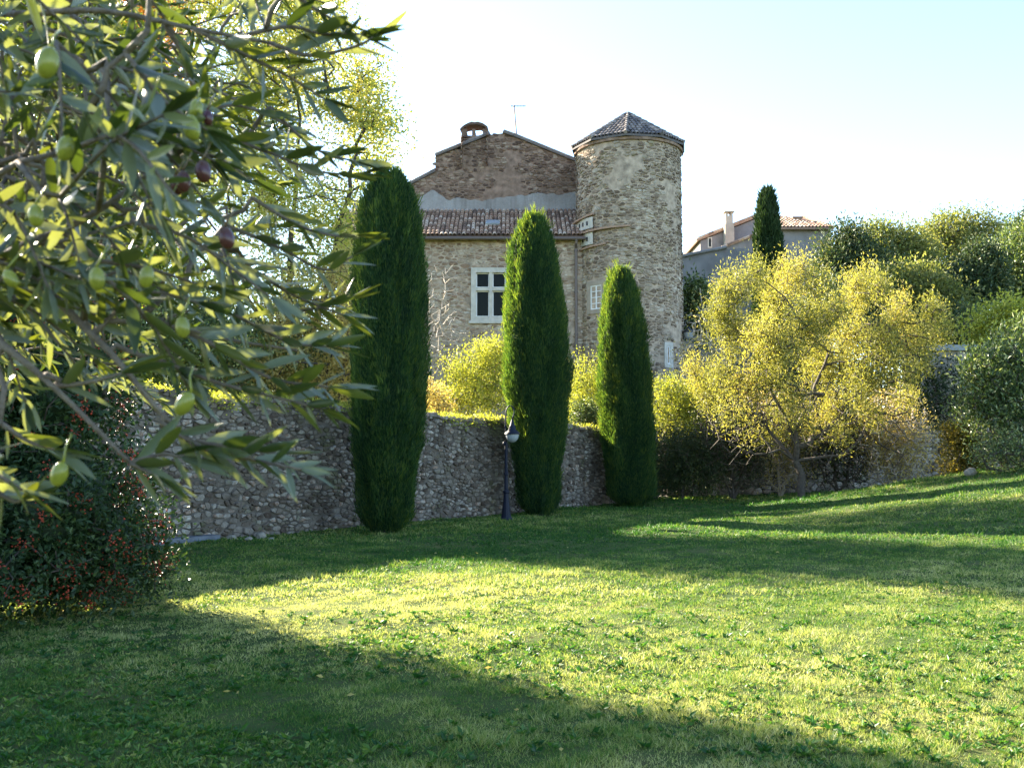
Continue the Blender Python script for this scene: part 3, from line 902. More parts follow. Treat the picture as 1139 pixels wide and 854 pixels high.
        for q in ((-w_/2, -w_/2+f, -h_/2, h_/2), (w_/2-f, w_/2, -h_/2, h_/2), (-w_/2+f, w_/2-f, -h_/2, -h_/2+f), (-w_/2+f, w_/2-f, h_/2-f, h_/2)):
            m2.box((q[0], -.02, q[2]), (q[1], .03, q[3]), .5, 0, (c, Bm))
        if bars:
            m2.box((-.03, -.02, -h_/2+f), (.03, .025, h_/2-f), .5, 0, (c, Bm))
            for k in range(1, bars):
                zz = -h_/2 + h_*k/bars
                m2.box((-w_/2+f, -.015, zz-.016), (-.03, .02, zz+.016), .5, 0, (c, Bm)); m2.box((.03, -.015, zz-.016), (w_/2-f, .02, zz+.016), .5, 0, (c, Bm))
        m2.build('frame', M['white_paint'], wo)
        m3 = MB(); m3.box((-w_/2, -.06, -h_/2), (w_/2, -.04, h_/2), .5, 0, (c, Bm)); m3.build('pane', M['glass'], wo)
    win(ua, uz, .64, 1.08, .20, 4, M['render_patch'])
    win(ub, ubz, .20, .80, .17, 0, M['dressed'])
tower()

# ---- wall lantern on the tower
def wall_lantern():
    c = P(766, 372, 45.2)
    root = empty('wall_lantern', (c[0]-.5, c[1], c[2]+.1), 'small black wall lantern with white glass on the tower flank', 'lantern')
    mb = MB()
    mb.tube([[c[0]-.62, c[1], c[2]-.1], [c[0]-.45, c[1], c[2]+.25], [c[0]-.2, c[1], c[2]+.42], [c[0], c[1], c[2]+.36]], .025, 6)
    mb.tube([[c[0]-.70, c[1]+.1, c[2]-.3], [c[0]-.62, c[1], c[2]+.3]], .04, 6)
    mb.build('bracket', M['black_iron'], root)
    mb = MB(); mb.lathe(c[0], c[1], [(.02, c[2]+.36), (.10, c[2]+.26), (.27, c[2]+.12), (.27, c[2]+.09)], 12); mb.build('hood', M['black_iron'], root)
    mb = MB(); mb.lathe(c[0], c[1], [(.24, c[2]+.09), (.20, c[2]-.12), (.10, c[2]-.22), (.01, c[2]-.23)], 12); mb.build('globe', M['lamp_glass'], root, smooth=True)
wall_lantern()

# ---- grey village houses right of the tower
def grey_houses():
    rng = np.random.default_rng(41)
    def slab(mb, A, Bp, y0, y1, th=.16, rnd=.4):
        d = Bp-A; L = np.linalg.norm(d); dv = d/L; nrm = np.array([-dv[2], 0, dv[0]])
        mb.box((-.15, -.2, 0), (L+.15, y1-y0, th), rnd, 0, (np.array([A[0], y0, A[2]]), np.array([dv, [0, 1, 0], nrm])))
        q = 0.
        while q < L:
            mb.tube([np.array([A[0], y0-.15, A[2]])+dv*q+nrm*th, np.array([A[0], y0-.15, A[2]])+dv*(q+.5)+nrm*(th+.02)], [.11, .09], 6, rng.random()); q += .45
    def wallpoly(mb, pts, Y, depth):
        p = [P(a, b, Y) for a, b in pts]; n = len(p)
        g = float(ground_z(p[0][0], Y))-1
        V = []
        for q in p: V += [[q[0], Y, g], [q[0], Y, q[2]], [q[0], Y+depth, q[2]], [q[0], Y+depth, g]]
        F = []
        for k in range(n-1): F += [[4*k+a, 4*k+4+a, 4*k+4+(a+1) % 4, 4*k+(a+1) % 4] for a in range(3)]
        F += [[0, 1, 2, 3], [4*n-4, 4*n-3, 4*n-2, 4*n-1]]
        mb.add(V, [F])
    # back house, mono-pitch rising to the right
    Y = 80.
    H = empty('village_house', (P(812, 300, Y)[0], Y, float(ground_z(20, Y))), 'far grey house with rising tiled verge and tall thin chimney, left of far cypress', 'house', 'grey village houses')
    mb = MB(); wallpoly(mb, [(779, 268), (850, 240), (872, 246), (873, 246)], Y, 9); mb.build('wall', M['grey_stucco'], H)
    mb = MB(); slab(mb, P(777, 268, Y), P(850, 239, Y), Y, Y+9, .2); slab(mb, P(850, 239, Y), P(874, 247, Y), Y, Y+9, .2); rf = mb.build('roof', M['tile'], H)
    a = P(810.5, 262, Y-.5)
    mb = MB(); zt = P(810, 241, Y-.5)[2]; w_ = .36
    mb.box((a[0]-w_, Y-.9, a[2]-1.5), (a[0]+w_, Y-.2, P(810, 252, Y)[2])); mb.box((a[0]-w_*.8, Y-.85, P(810, 252, Y)[2]), (a[0]+w_*.8, Y-.25, zt))
    for s_ in (-1, 1): mb.box((a[0]+s_*w_*.55-.09, Y-.8, zt), (a[0]+s_*w_*.55+.09, Y-.3, zt+.28))
    mb.box((a[0]-w_-.05, Y-.95, zt+.28), (a[0]+w_+.05, Y-.15, zt+.36)); mb.build('chimney', M['pale_stucco'], rf)
    mb = MB(); p0 = P(787, 264, Y); p1 = P(792, 276, Y)
    mb.box((p0[0], Y-.06, p1[2]), (p1[0], Y+.02, p0[2])); wo = mb.build('window', M['dressed'], H)
    mb = MB(); mb.box((p0[0]+.1, Y-.09, p1[2]+.12), (p1[0]-.1, Y-.065, p0[2]-.12)); mb.build('pane', M['glass'], wo)
    # front annex, mono-pitch
    Y = 74.
    H = empty('village_house', (P(830, 300, Y)[0], Y, float(ground_z(17, Y))), 'low grey rendered annex with a sloping tile edge in front of the far house', 'house', 'grey village houses')
    mb = MB(); wallpoly(mb, [(803, 277), (848, 259), (862, 255)], Y, 4); mb.build('wall', M['grey_stucco'], H)
    mb = MB(); slab(mb, P(803, 277, Y), P(862, 254, Y), Y, Y+4, .12); mb.build('roof', M['tile'], H)
    # right block, hipped roof
    Y = 72.
    H = empty('village_house', (P(895, 300, Y)[0], Y, float(ground_z(20, Y))), 'grey rendered house with hipped red tile roof just right of far cypress', 'house', 'grey village houses')
    mb = MB(); wallpoly(mb, [(862, 253), (924, 254)], Y, 8); mb.build('wall', M['grey_stucco'], H)
    A, Bq = P(860, 253, Y-.4), P(927, 254, Y-.4)
    r0, r1 = P(862, 241, Y+4), P(893, 246, Y+4); r1[2] = r0[2]-.05
    back0, back1 = A+[0, 8.8, 0], Bq+[0, 8.8, 0]
    mb = MB()
    mb.add([A, Bq, r1, r0, back0, back1], [[[0, 1, 2, 3], [5, 4, 3, 2]], [[1, 5, 2], [4, 0, 3]]], .3)
    dn = (A-r0); dn[0] = 0; L = np.linalg.norm(dn)
    wtot = Bq[0]-A[0]; wr = r1[0]-r0[0]
    tiles(mb, rng, np.array([A[0], r0[1], r0[2]]), (1, 0, 0), dn, wtot, L, mask=lambda u, v: u < wr + (wtot-wr)*(v/L), sp=.26, step=.5, r=.10)
    for q in range(10):
        p0 = r1+(Bq-r1)*q/10; p1 = r1+(Bq-r1)*(q+1.1)/10; mb.tube([p0+[0, 0, .08], p1+[0, 0, .10]], [.1, .12], 6, rng.random())
    mb.box((A[0], Y-.5, A[2]-.16), (Bq[0], Y-.35, A[2]-.02), .2)
    rf = mb.build('roof', M['tile'], H)
    c = P(885.5, 246, Y+3); mb = MB()
    mb.box((c[0]-.3, Y+2.6, c[2]-.8), (c[0]+.3, Y+3.2, c[2]+.15)); mb.box((c[0]-.4, Y+2.5, c[2]+.15), (c[0]+.4, Y+3.3, c[2]+.25)); mb.build('chimney', M['tile'], rf)
    # low sloping yard wall near the tower
    Y = 66.
    mb = MB(); wallpoly(mb, [(756, 287), (763, 286), (806, 277), (835, 276)], Y, .5)
    slab(mb, P(756, 287, Y), P(806, 277, Y), Y, Y+.6, .08, .6)
    o = mb.build('yard_wall', [M['grey_stucco']]); tag(o, 'blue-grey rendered wall with sloping top just right of the tower', 'wall')
    # small flat-roofed shed at right
    Y = 40.
    a, b = P(1034, 390, Y), P(1100, 440, Y)
    S = empty('garden_shed', ((a[0]+b[0])/2, Y, float(ground_z((a[0]+b[0])/2, Y))), 'low pale flat-roofed outbuilding with grey coping behind the right-hand shrubs', 'outbuilding')
    mb = MB(); mb.box((a[0]+.1, Y, 0), (b[0]+.8, Y+3, a[2]-.002)); mb.build('wall', M['pale_stucco'], S)
    mb = MB(); mb.box((a[0]-.1, Y-.2, a[2]), (b[0]+1, Y+3.2, a[2]+.22)); mb.build('roof', M['coping'], S)
grey_houses()

# ================================================================== TREES
def cypress(px, Y, pytop, rad, base_py, label, seed, n=42000, mat='cypress', group=None, lean=0.0, bulge=.38, low=.55, tl=(.06, .16), tw=(.010, .022), twin=False, hbase=.06, tp=.42):
    rng = np.random.default_rng(seed)
    b = P(px, base_py, Y); x, y = b[0], Y
    z0 = float(ground_z(x, y)); top = P(px, pytop, Y)[2]
    H = top - z0
    e = empty('cypress', (x, y, z0-.02), label, 'cypress tree', group)
    def prof(t):
        t = np.asarray(t, float)
        r = np.minimum(low + (1-low)*sstep(0, bulge, t), 1.0)
        r = r*np.sqrt(np.clip(1 - np.clip((t-tp)/(1.005-tp), 0, 1)**2.4, 0, 1))
        return rad*r*np.sqrt(sstep(-.02, .05, t)+.12*0)
    sd = seed*1.7
    def lump(a, z): return 1 + .035*np.sin(7*a+4.1*z+sd)*np.sin(5.3*z-2*a) + .03*np.sin(13*a-3.3*z+2*sd)*np.sin(3.1*z+sd) + .055*np.sin(3*a+sd+.6*z) + .05*np.sin(5*a-z*1.3+sd) + .035*np.sin(9*a+z*2.3+2*sd) + .03*np.sin(z*4.1+2*a)
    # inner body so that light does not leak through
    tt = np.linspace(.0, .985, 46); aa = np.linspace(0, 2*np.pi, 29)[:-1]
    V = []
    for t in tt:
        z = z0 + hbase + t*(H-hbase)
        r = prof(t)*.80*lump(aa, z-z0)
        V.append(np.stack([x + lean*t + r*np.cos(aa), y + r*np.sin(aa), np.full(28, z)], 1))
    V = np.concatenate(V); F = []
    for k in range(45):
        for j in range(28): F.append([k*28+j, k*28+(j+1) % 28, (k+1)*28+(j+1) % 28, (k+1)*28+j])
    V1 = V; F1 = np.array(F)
    # sprays
    t = rng.random(n*2); keep = rng.random(n*2) < (prof(t)/rad)*.9+.1; t = t[keep][:n]; n = len(t)
    a = rng.uniform(0, 2*np.pi, n)
    z = z0 + hbase + t*(H-hbase)
    r = prof(t)*lump(a, z-z0)*(1 - .22*rng.random(n)**1.5) 
    clc = wob(a*2.2, z*.9, 1.6, sd)*.28 + .45 + rng.normal(0, .10, n)
    r += .02*rng.normal(size=n)
    clc = np.where(wob(a*3.1, z*1.7, 2.1, sd*1.3) > .93, clc+.3, clc)
    r = r*(1 - .10*sstep(.55, .95, wob(a*2.6, z*1.3, 1.9, sd*2.1)))
    C = np.stack([x + lean*t + r*np.cos(a), y + r*np.sin(a), z-.06], 1)
    out = np.stack([np.cos(a), np.sin(a), np.zeros(n)], 1)
    D = out*rng.uniform(.0, .55, n)[:, None] + np.array([0, 0, 1.0]) + rng.normal(0, .22, (n, 3))
    # an under-skirt hangs a little
    Vl, Fl = leaf_geo(rng, C, D, rng.uniform(*tl, n), rng.uniform(*tw, n), .3)
    # loose shoots
    k = 150 if twin is False else 420
    t2 = rng.random(k)**.8; a2 = rng.uniform(0, 2*np.pi, k); z2 = z0+hbase+t2*(H-hbase)*1.0
    r2 = prof(np.minimum(t2, .985))*lump(a2, z2-z0)*.97
    C2 = np.stack([x+lean*t2+r2*np.cos(a2), y+r2*np.sin(a2), z2], 1)
    C2 = np.repeat(C2, 9, 0)+rng.normal(0, .035, (k*9, 3))
    D2 = np.repeat(np.stack([np.cos(a2)*.35, np.sin(a2)*.35, np.ones(k)], 1), 9, 0)+rng.normal(0, .2, (k*9, 3))
    V2, F2 = leaf_geo(rng, C2, D2, rng.uniform(.14, .30, k*9), rng.uniform(*tw, k*9), .3)
    VV = np.concatenate([V1, Vl, V2]); FF = np.concatenate([F1, Fl+len(V1), F2+len(V1)+len(Vl)])
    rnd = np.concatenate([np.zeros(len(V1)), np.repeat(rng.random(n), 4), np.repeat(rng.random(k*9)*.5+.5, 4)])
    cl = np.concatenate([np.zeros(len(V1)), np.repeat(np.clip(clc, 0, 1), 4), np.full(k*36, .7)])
    newmesh('foliage', VV, [FF], M[mat], e, {'rnd': rnd, 'clump': cl})
    mb = MB(); mb.tube([[x, y, z0-.2], [x+.01, y, z0+.3], [x, y, z0+hbase+.9]], [.16, .12, .08], 9, .5); mb.build('trunk', M['bark'], e, smooth=True)
    return e
G = 'columnar cypresses in a row before the garden wall'
cypress(430, 19.3, 188, .71, 592, 'nearest and widest-looking dark cypress, leftmost in the row, fully shaded', 51, 80000, group=G, low=.70, tp=.60)
cypress(599, 24.5, 237, .79, 570, 'middle cypress beside the lamp post with a sunlit left edge', 52, 85000, group=G, low=.62, lean=-.12, bulge=.5)
cypress(702, 28.5, 296, .73, 558, 'smallest-looking cypress in front of the tower, forked sunlit top', 53, 75000, group=G, low=.9, lean=-.26, bulge=.3)
cypress(857, 60, 212, .86, 420, 'thin dark cypress rising against the sky before the grey village houses', 54, 16000, 'far_cypress', low=.8, tl=(.3, .6), tw=(.06, .14))

# ---- trees left of the manor, behind the wall
GL = 'tall trees behind the left part of the garden wall'
tree('autumn_tree', 'airy yellow-green autumn tree behind the wall, left of the first cypress', 'tree', 61, (P(318, 500, 25)[0], 25, 0),
     [[P(318, 430, 25), P(322, 330, 25), P(330, 180, 25), P(328, 60, 25)], [P(300, 400, 25.3), P(262, 280, 25.4), P(240, 120, 25.4)], [P(340, 400, 24.7), P(372, 280, 24.6), P(398, 170, 24.6)]],
     [B(330, 60, 25, 85, 75), B(395, 130, 25, 50, 60), B(270, 110, 25.4, 70, 90), B(300, 220, 25, 85, 70), B(370, 230, 24.6, 40, 55), B(415, 185, 24.6, 32, 32), B(250, -20, 25.4, 90, 60), B(345, -10, 25, 60, 60), B(385, 300, 24.6, 34, 50), B(330, 310, 25, 50, 40), B(428, 140, 24.6, 30, 30), B(400, 90, 25, 34, 40), B(235, 330, 25, 50, 50)],
     980, 54, .21, .10, .055, 'autumn_leaf', rtip=.007, rbase=.16, shell=.6, group=GL, step=.5, jit=.08, droop=-.05)
tree('green_tree', 'greener leafy tree behind the olive branches at far left', 'tree', 62, (P(120, 500, 29)[0], 29, 0),
     [[P(120, 420, 29), P(125, 300, 29), P(110, 100, 29)], [P(140, 400, 29), P(170, 250, 29)], [P(100, 400, 29), P(40, 200, 29)]],
     [B(110, 120, 29, 90, 90), B(190, 200, 29, 55, 60), B(30, 180, 29, 80, 80), B(160, 290, 28, 60, 60), B(60, 20, 29, 90, 70), B(40, 320, 28, 80, 70)],
     800, 80, .32, .14, .08, 'green_leaf', rtip=.008, rbase=.18, shell=.55, group=GL, step=.5, jit=.08, droop=-.05)
tree('orange_tree', 'tall orange-leaved tree showing at the top left behind the others', 'tree', 63, (P(176, 480, 39.5)[0], 39.5, 0),
     [[P(176, 400, 39.5), P(176, 250, 39.5), P(178, 60, 39.5)]],
     [B(172, 10, 39.5, 46, 58), B(180, -60, 39.5, 40, 50), B(165, 85, 39.5, 36, 38), B(175, 145, 39.5, 34, 46)], 560, 60, .3, .14, .075, 'orange_leaf', rtip=.01, rbase=.2, shell=.55, group=GL, step=.6)
tree('straw_shrub', 'tall straw-coloured twiggy shrub left of the nearest cypress', 'shrub', 64, (P(362, 480, 23)[0], 23, 0),
     [[P(362, 450, 23), P(368, 380, 23)], [P(350, 450, 23), P(335, 360, 23)], [P(375, 450, 23), P(392, 340, 23)]],
     [B(372, 330, 23, 34, 60), B(350, 400, 23, 50, 50), B(395, 400, 23, 30, 60), B(290, 410, 22.6, 60, 40), B(320, 350, 23, 50, 45)],
     420, 30, .14, .085, .045, 'straw_leaf', rtip=.006, rbase=.06, shell=.5, step=.3, droop=-.1)
tree('green_shrub', 'mixed green shrub spilling over the wall behind the olive tips', 'shrub', 65, (P(240, 480, 22.5)[0], 22.5, 0),
     [[P(240, 450, 22.5), P(240, 400, 22.5)]],
     [B(250, 400, 22.5, 75, 50), B(200, 370, 22.5, 60, 60), B(310, 395, 23.5, 60, 50), B(150, 380, 22.5, 50, 60)], 520, 60, .16, .08, .045, 'mid_leaf', rtip=.006, rbase=.06, shell=.45, step=.3)

GW = 'dark hedgerow trees far behind the wall on the left'
for k, (px, w_, tp, lab) in enumerate([(40, 100, 300, 'dark hedgerow tree far behind the wall, at the left frame edge'), (170, 95, 310, 'dark hedgerow tree far behind the wall, under the green tree'), (290, 90, 330, 'dark hedgerow tree far behind the wall, under the airy autumn tree'), (380, 60, 345, 'dark hedgerow tree far behind the wall, just left of the nearest cypress')]):
    tree('hedgerow_tree', lab, 'tree', 170+k, (P(px, 480, 37)[0], 37, 0), [[P(px, 450, 37), P(px, 420, 37)]],
         [B(px, (tp+480)/2, 37, w_*.7, (480-tp)/2), B(px-w_*.4, (tp+500)/2, 37, w_*.5, (470-tp)/2.4), B(px+w_*.4, (tp+510)/2, 37, w_*.5, (470-tp)/2.4)],
         420, 46, .3, .16, .08, 'hill_leaf' if k % 2 else 'mid_leaf', rtip=.01, rbase=.12, shell=.4, step=.5, group=GW)

# ---- shrubs behind the wall, right of the first cypress
tree('lime_shrub', 'bright lime-yellow shrub above the wall between the first two cypresses', 'shrub', 71, (P(525, 490, 29.5)[0], 29.5, 0),
     [[P(525, 460, 29.5), P(528, 430, 29.5)], [P(512, 455, 29.5), P(505, 420, 29.5)]],
     [B(538, 400, 29.5, 24, 30), B(512, 412, 29.5, 24, 26), B(530, 440, 29.2, 36, 34), B(552, 425, 29.6, 26, 36), B(503, 445, 29.5, 22, 24), B(560, 395, 30, 24, 26)],
     300, 48, .15, .07, .04, 'lime_leaf', rtip=.005, rbase=.05, shell=.55, step=.25, up=.7)
tree('bare_shrub', 'leafless grey shrub against the manor facade right of the first cypress', 'shrub', 72, (P(484, 500, 34)[0], 34, 0),
     [[P(486, 430, 34), P(490, 380, 34)], [P(480, 430, 34), P(474, 360, 34)]],
     [B(490, 330, 34, 24, 50), B(500, 380, 34, 26, 40), B(478, 400, 33.5, 18, 50)], 230, 0, .1, .1, .1, 'straw_leaf', 'pale_bark', rtip=.011, rbase=.06, shell=.5, step=.3, jit=.06, wood='branches')
tree('low_shrub', 'dark leafy base shrub on the wall top right of the first cypress', 'shrub', 73, (P(490, 490, 28)[0], 28, 0),
     [[P(490, 470, 28), P(488, 455, 28)]], [B(488, 452, 28, 20, 20), B(470, 440, 28, 16, 26)], 90, 36, .12, .07, .035, 'straw_leaf', rtip=.006, rbase=.04, shell=.5, step=.25)
tree('yellow_shrub', 'pale yellow and brown twiggy shrub between the second and third cypress', 'shrub', 74, (P(655, 500, 33.5)[0], 33.5, 0),
     [[P(655, 460, 33.5), P(655, 420, 33.5)]],
     [B(645, 425, 33.5, 20, 34), B(668, 435, 33.5, 24, 36), B(650, 455, 33.3, 30, 28)], 260, 34, .14, .08, .04, 'lime_leaf', rtip=.007, rbase=.05, shell=.5, step=.25, up=.6)
tree('evergreen_shrub', 'small dark green shrub on the wall just right of the middle cypress', 'shrub', 75, (P(652, 500, 32.5)[0], 32.5, 0),
     [[P(652, 485, 32.5), P(652, 470, 32.5)]], [B(652, 462, 32.5, 18, 18)], 90, 40, .12, .08, .045, 'mid_leaf', rtip=.006, rbase=.04, shell=.5, step=.25)
tree('yellow_shrub', 'golden shrub with bare brown stems right of the third cypress', 'shrub', 76, (P(765, 530, 33.2)[0], 33.2, 0),
     [[P(765, 500, 33.2), P(760, 460, 33.2)], [P(755, 500, 33.2), P(742, 450, 33.2)], [P(778, 500, 33.2), P(792, 450, 33.2)]],
     [B(742, 440, 33.2, 24, 26), B(768, 450, 33.2, 30, 26), B(795, 440, 33.2, 26, 26), B(750, 470, 33.2, 36, 26)], 330, 30, .15, .09, .045, 'lime_leaf', rtip=.008, rbase=.05, shell=.45, step=.25, up=.5)
tree('dark_bush', 'dark shaded bush at ground level just right of the third cypress', 'shrub', 77, (P(760, 550, 31.5)[0], 31.5, 0),
     [[P(760, 530, 31.5), P(760, 510, 31.5)]],
     [B(752, 510, 31.5, 30, 34), B(775, 520, 31.5, 30, 34), B(738, 530, 31.5, 20, 26)], 300, 46, .15, .08, .045, 'dark_leaf', rtip=.006, rbase=.04, shell=.45, step=.25)
tree('bare_shrub', 'grey leafless shrub with straw tips in front of the lantern side of the tower', 'shrub', 78, (P(790, 520, 38)[0], 38, 0),
     [[P(790, 440, 38), P(785, 400, 38)], [P(800, 440, 38), P(806, 380, 38)]],
     [B(785, 385, 38, 32, 46), B(800, 340, 38, 26, 40), B(770, 410, 38, 30, 30), B(812, 400, 38, 24, 50)], 380, 5, .14, .09, .045, 'straw_leaf', 'pale_bark', rtip=.012, rbase=.08, shell=.45, step=.35, jit=.07, wood='branches')
tree('evergreen_tree', 'small dark green tree immediately right of the tower at mid height', 'tree', 79, (P(776, 480, 50)[0], 50, 0),
     [[P(776, 400, 50), P(774, 340, 50)]], [B(774, 330, 50, 16, 20), B(782, 360, 50, 18, 24)], 120, 46, .3, .2, .1, 'mid_leaf', rtip=.012, rbase=.12, shell=.5, step=.5)

# ---- the yellow tree
def yellow_tree():
    rng = np.random.default_rng(81)
    Y = 29.0
    base = P(892, 553, Y); base[2] = float(ground_z(base[0], Y))-.05
    e = empty('yellow_tree', base, 'large spreading tree with yellow plumes of leaves and tangled bare limbs', 'tree')
    trunks = [[base, P(889, 528, Y), P(886, 512, Y), P(884, 480, Y), P(880, 440, Y)],
              [P(886, 512, Y), P(868, 500, Y-.2), P(838, 505, Y-.5), P(800, 488, Y-.4)],
              [P(886, 512, Y), P(905, 508, Y-.1), P(938, 507, Y-.3), P(952, 495, Y-.2), P(985, 440, Y)],
              [P(884, 480, Y), P(905, 440, Y+.3), P(925, 380, Y+.2)],
              [P(884, 490, Y), P(860, 440, Y+.4), P(845, 370, Y+.2)],
              [P(886, 512, Y), P(845, 470, Y+.6), P(815, 420, Y+.4)],
              [P(890, 500, Y), P(930, 470, Y+.8), P(965, 400, Y+.4)]]
    plumes = [(815, 322, 26, 26), (838, 305, 22, 24), (860, 330, 30, 30), (884, 308, 30, 26), (908, 322, 20, 30), (800, 355, 24, 26), (822, 375, 34, 30),
              (858, 380, 36, 34), (896, 365, 34, 36), (930, 345, 22, 24), (955, 318, 24, 30), (975, 322, 24, 26), (998, 350, 26, 30), (948, 372, 32, 34), (982, 385, 32, 30),
              (915, 405, 36, 34), (1014, 376, 24, 28), (1040, 350, 18, 22), (1046, 372, 22, 20), (860, 420, 36, 24), (958, 420, 30, 24), (800, 415, 24, 30), (830, 430, 26, 20),
              (925, 455, 20, 26), (905, 478, 18, 18), (890, 445, 22, 22), (790, 440, 20, 20), (1010, 415, 20, 18), (870, 458, 20, 16), (985, 430, 18, 14), (775, 415, 18, 22), (812, 462, 26, 14), (860, 490, 22, 12), (935, 485, 22, 12), (970, 462, 24, 14), (890, 470, 26, 14), (1010, 445, 18, 12), (950, 440, 26, 16), (835, 482, 16, 12), (1025, 395, 18, 14)]
    blobs = []
    for (a, b, c, d) in plumes:
        blobs.append(B(a, b, Y + rng.uniform(-2.1, 2.3)*(1 if b < 430 else .6), c*.80, d*.88, (c+d)/2*1.05))
    att = blob_pts(rng, blobs, 1250, .55)
    low = blob_pts(rng, [B(830, 480, Y, 55, 45, 50), B(900, 490, Y, 60, 40, 50), B(970, 480, Y, 60, 45, 50), B(885, 440, Y, 90, 30, 70)], 420, .5)
    allp = np.concatenate([att, low])
    sk = grow(rng, trunks, allp, .32, .06, -.06)
    wood_mesh('trunk', sk, e, M['bark'], .009, .115, 5)
    # plumes: leaves stream upwards from every twig end
    n = 56
    c = np.repeat(att, n, 0); k = len(c)
    off = rng.normal(size=(k, 3))*np.array([.13, .13, .22]) 
    D = rng.normal(size=(k, 3))*.75 + off*1.6 + np.array([0, 0, .45])
    V, F = leaf_geo(rng, c+off, D, rng.uniform(.05, .13, k), rng.uniform(.018, .042, k))
    rnd = np.repeat(rng.random(k), 4); bc = np.array([b_[0] for b_ in blobs]); bh = rng.random(len(blobs)); nb_ = np.argmin(((att[:, None]-bc[None])**2).sum(-1), 1)
    cl = np.repeat(np.repeat(np.clip(.35*rng.random(len(att))+.65*bh[nb_], 0, 1), n), 4)
    newmesh('foliage', V, [F], M['yellow_leaf'], e, {'rnd': rnd, 'clump': cl})
yellow_tree()

# bare thicket behind and under it
GB = 'tangled bare bushes at the back of the lawn'
for k, (px, Y, rx, top, lab) in enumerate([(815, 31.5, 46, 440, 'grey tangled bare bush left of the yellow tree trunk'), (868, 33, 46, 425, 'grey bare bush directly behind the yellow tree trunk'),
                                           (930, 32, 46, 430, 'grey bare bush just right of the yellow tree trunk'), (990, 31.5, 46, 425, 'brown bare bush in front of the shaded wall gap, rightmost of the thicket')]):
    g = 552
    tree('bare_bush', lab, 'bush', 90+k, (P(px, g, Y)[0], Y, 0),
         [[P(px, g-20, Y), P(px-4, (g+top)/2, Y)], [P(px-12, g-20, Y), P(px-rx*.5, (g+top)/2, Y)], [P(px+10, g-20, Y), P(px+rx*.5, (g+top)/2, Y)]],
         [B(px, (g+top)/2, Y, rx, (g-top)/2*1.0, rx*.7), B(px-rx*.4, (g+top)/2-10, Y, rx*.6, (g-top)/2*.8), B(px+rx*.4, (g+top)/2, Y, rx*.6, (g-top)/2*.9)],
         1300, 7, .16, .07, .035, 'straw_leaf' if k % 2 else 'dark_leaf', 'pale_bark' if k % 2 else 'bark', rtip=.0145, rbase=.06, shell=.55, step=.22, jit=.07, group=GB, wood='branches')
tree('dark_hedge', 'dark evergreen hedge hidden behind the yellow tree', 'hedge', 95, (P(905, 540, 39)[0], 39, 0),
     [[P(905, 500, 39), P(905, 450, 39)], [P(840, 500, 39), P(830, 450, 39)], [P(980, 500, 39), P(990, 440, 39)]],
     [B(830, 470, 39, 60, 60, 30), B(905, 450, 39, 60, 80, 30), B(985, 440, 39, 60, 90, 30), B(1050, 450, 40, 30, 50, 20)], 900, 40, .26, .14, .075, 'dark_leaf', rtip=.01, rbase=.08, shell=.3, step=.5)

# ---- right side
tree('silvery_shrub_tree', 'big glossy green shrub tree at the right edge above the mound', 'tree', 101, (P(1118, 520, 25.8)[0], 25.8, 0),
     [[P(1118, 500, 25.8), P(1112, 440, 25.8)], [P(1130, 500, 25.8), P(1150, 430, 25.8)], [P(1108, 500, 25.8), P(1092, 450, 25.8)]],
     [B(1110, 420, 25.8, 40, 40), B(1140, 400, 25.8, 44, 50), B(1095, 455, 25.8, 32, 36), B(1135, 470, 25.5, 50, 46), B(1165, 440, 26, 40, 60), B(1090, 420, 25.8, 24, 24)],
     620, 30, .17, .13, .045, 'mid_leaf', rtip=.007, rbase=.08, shell=.5, step=.3, up=.5)
tree('bare_shrub', 'loose twiggy lower shrub with small pale leaves at the right edge of the mound', 'shrub', 102, (P(1122, 535, 24.6)[0], 24.6, 0),
     [[P(1122, 520, 24.6), P(1120, 500, 24.6)], [P(1100, 520, 24.6), P(1094, 505, 24.6)]],
     [B(1110, 503, 24.6, 34, 24), B(1140, 500, 24.6, 34, 28)], 360, 14, .10, .07, .03, 'mid_leaf', 'bark', rtip=.006, rbase=.04, shell=.5, step=.2, jit=.04)
tree('amber_shrub', 'amber-leaved upright shrub at the right foot of the thicket', 'shrub', 103, (P(1070, 540, 27)[0], 27, 0),
     [[P(1070, 520, 27), P(1070, 495, 27)]],
     [B(1064, 490, 27, 18, 26), B(1080, 500, 27, 22, 26), B(1068, 518, 27, 26, 18)], 260, 34, .12, .07, .04, 'amber_leaf', rtip=.006, rbase=.04, shell=.5, step=.25)
tree('variegated_shrub', 'cream-edged leafy shrub top right above the flat-roofed outbuilding', 'shrub', 104, (P(1115, 500, 34)[0], 34, 0),
     [[P(1115, 450, 34), P(1115, 400, 34)]],
     [B(1095, 365, 34, 24, 22), B(1125, 358, 34, 32, 28), B(1150, 370, 34, 40, 40), B(1118, 385, 34, 40, 26)], 330, 46, .2, .12, .07, 'lime_leaf', rtip=.01, rbase=.08, shell=.5, step=.4)

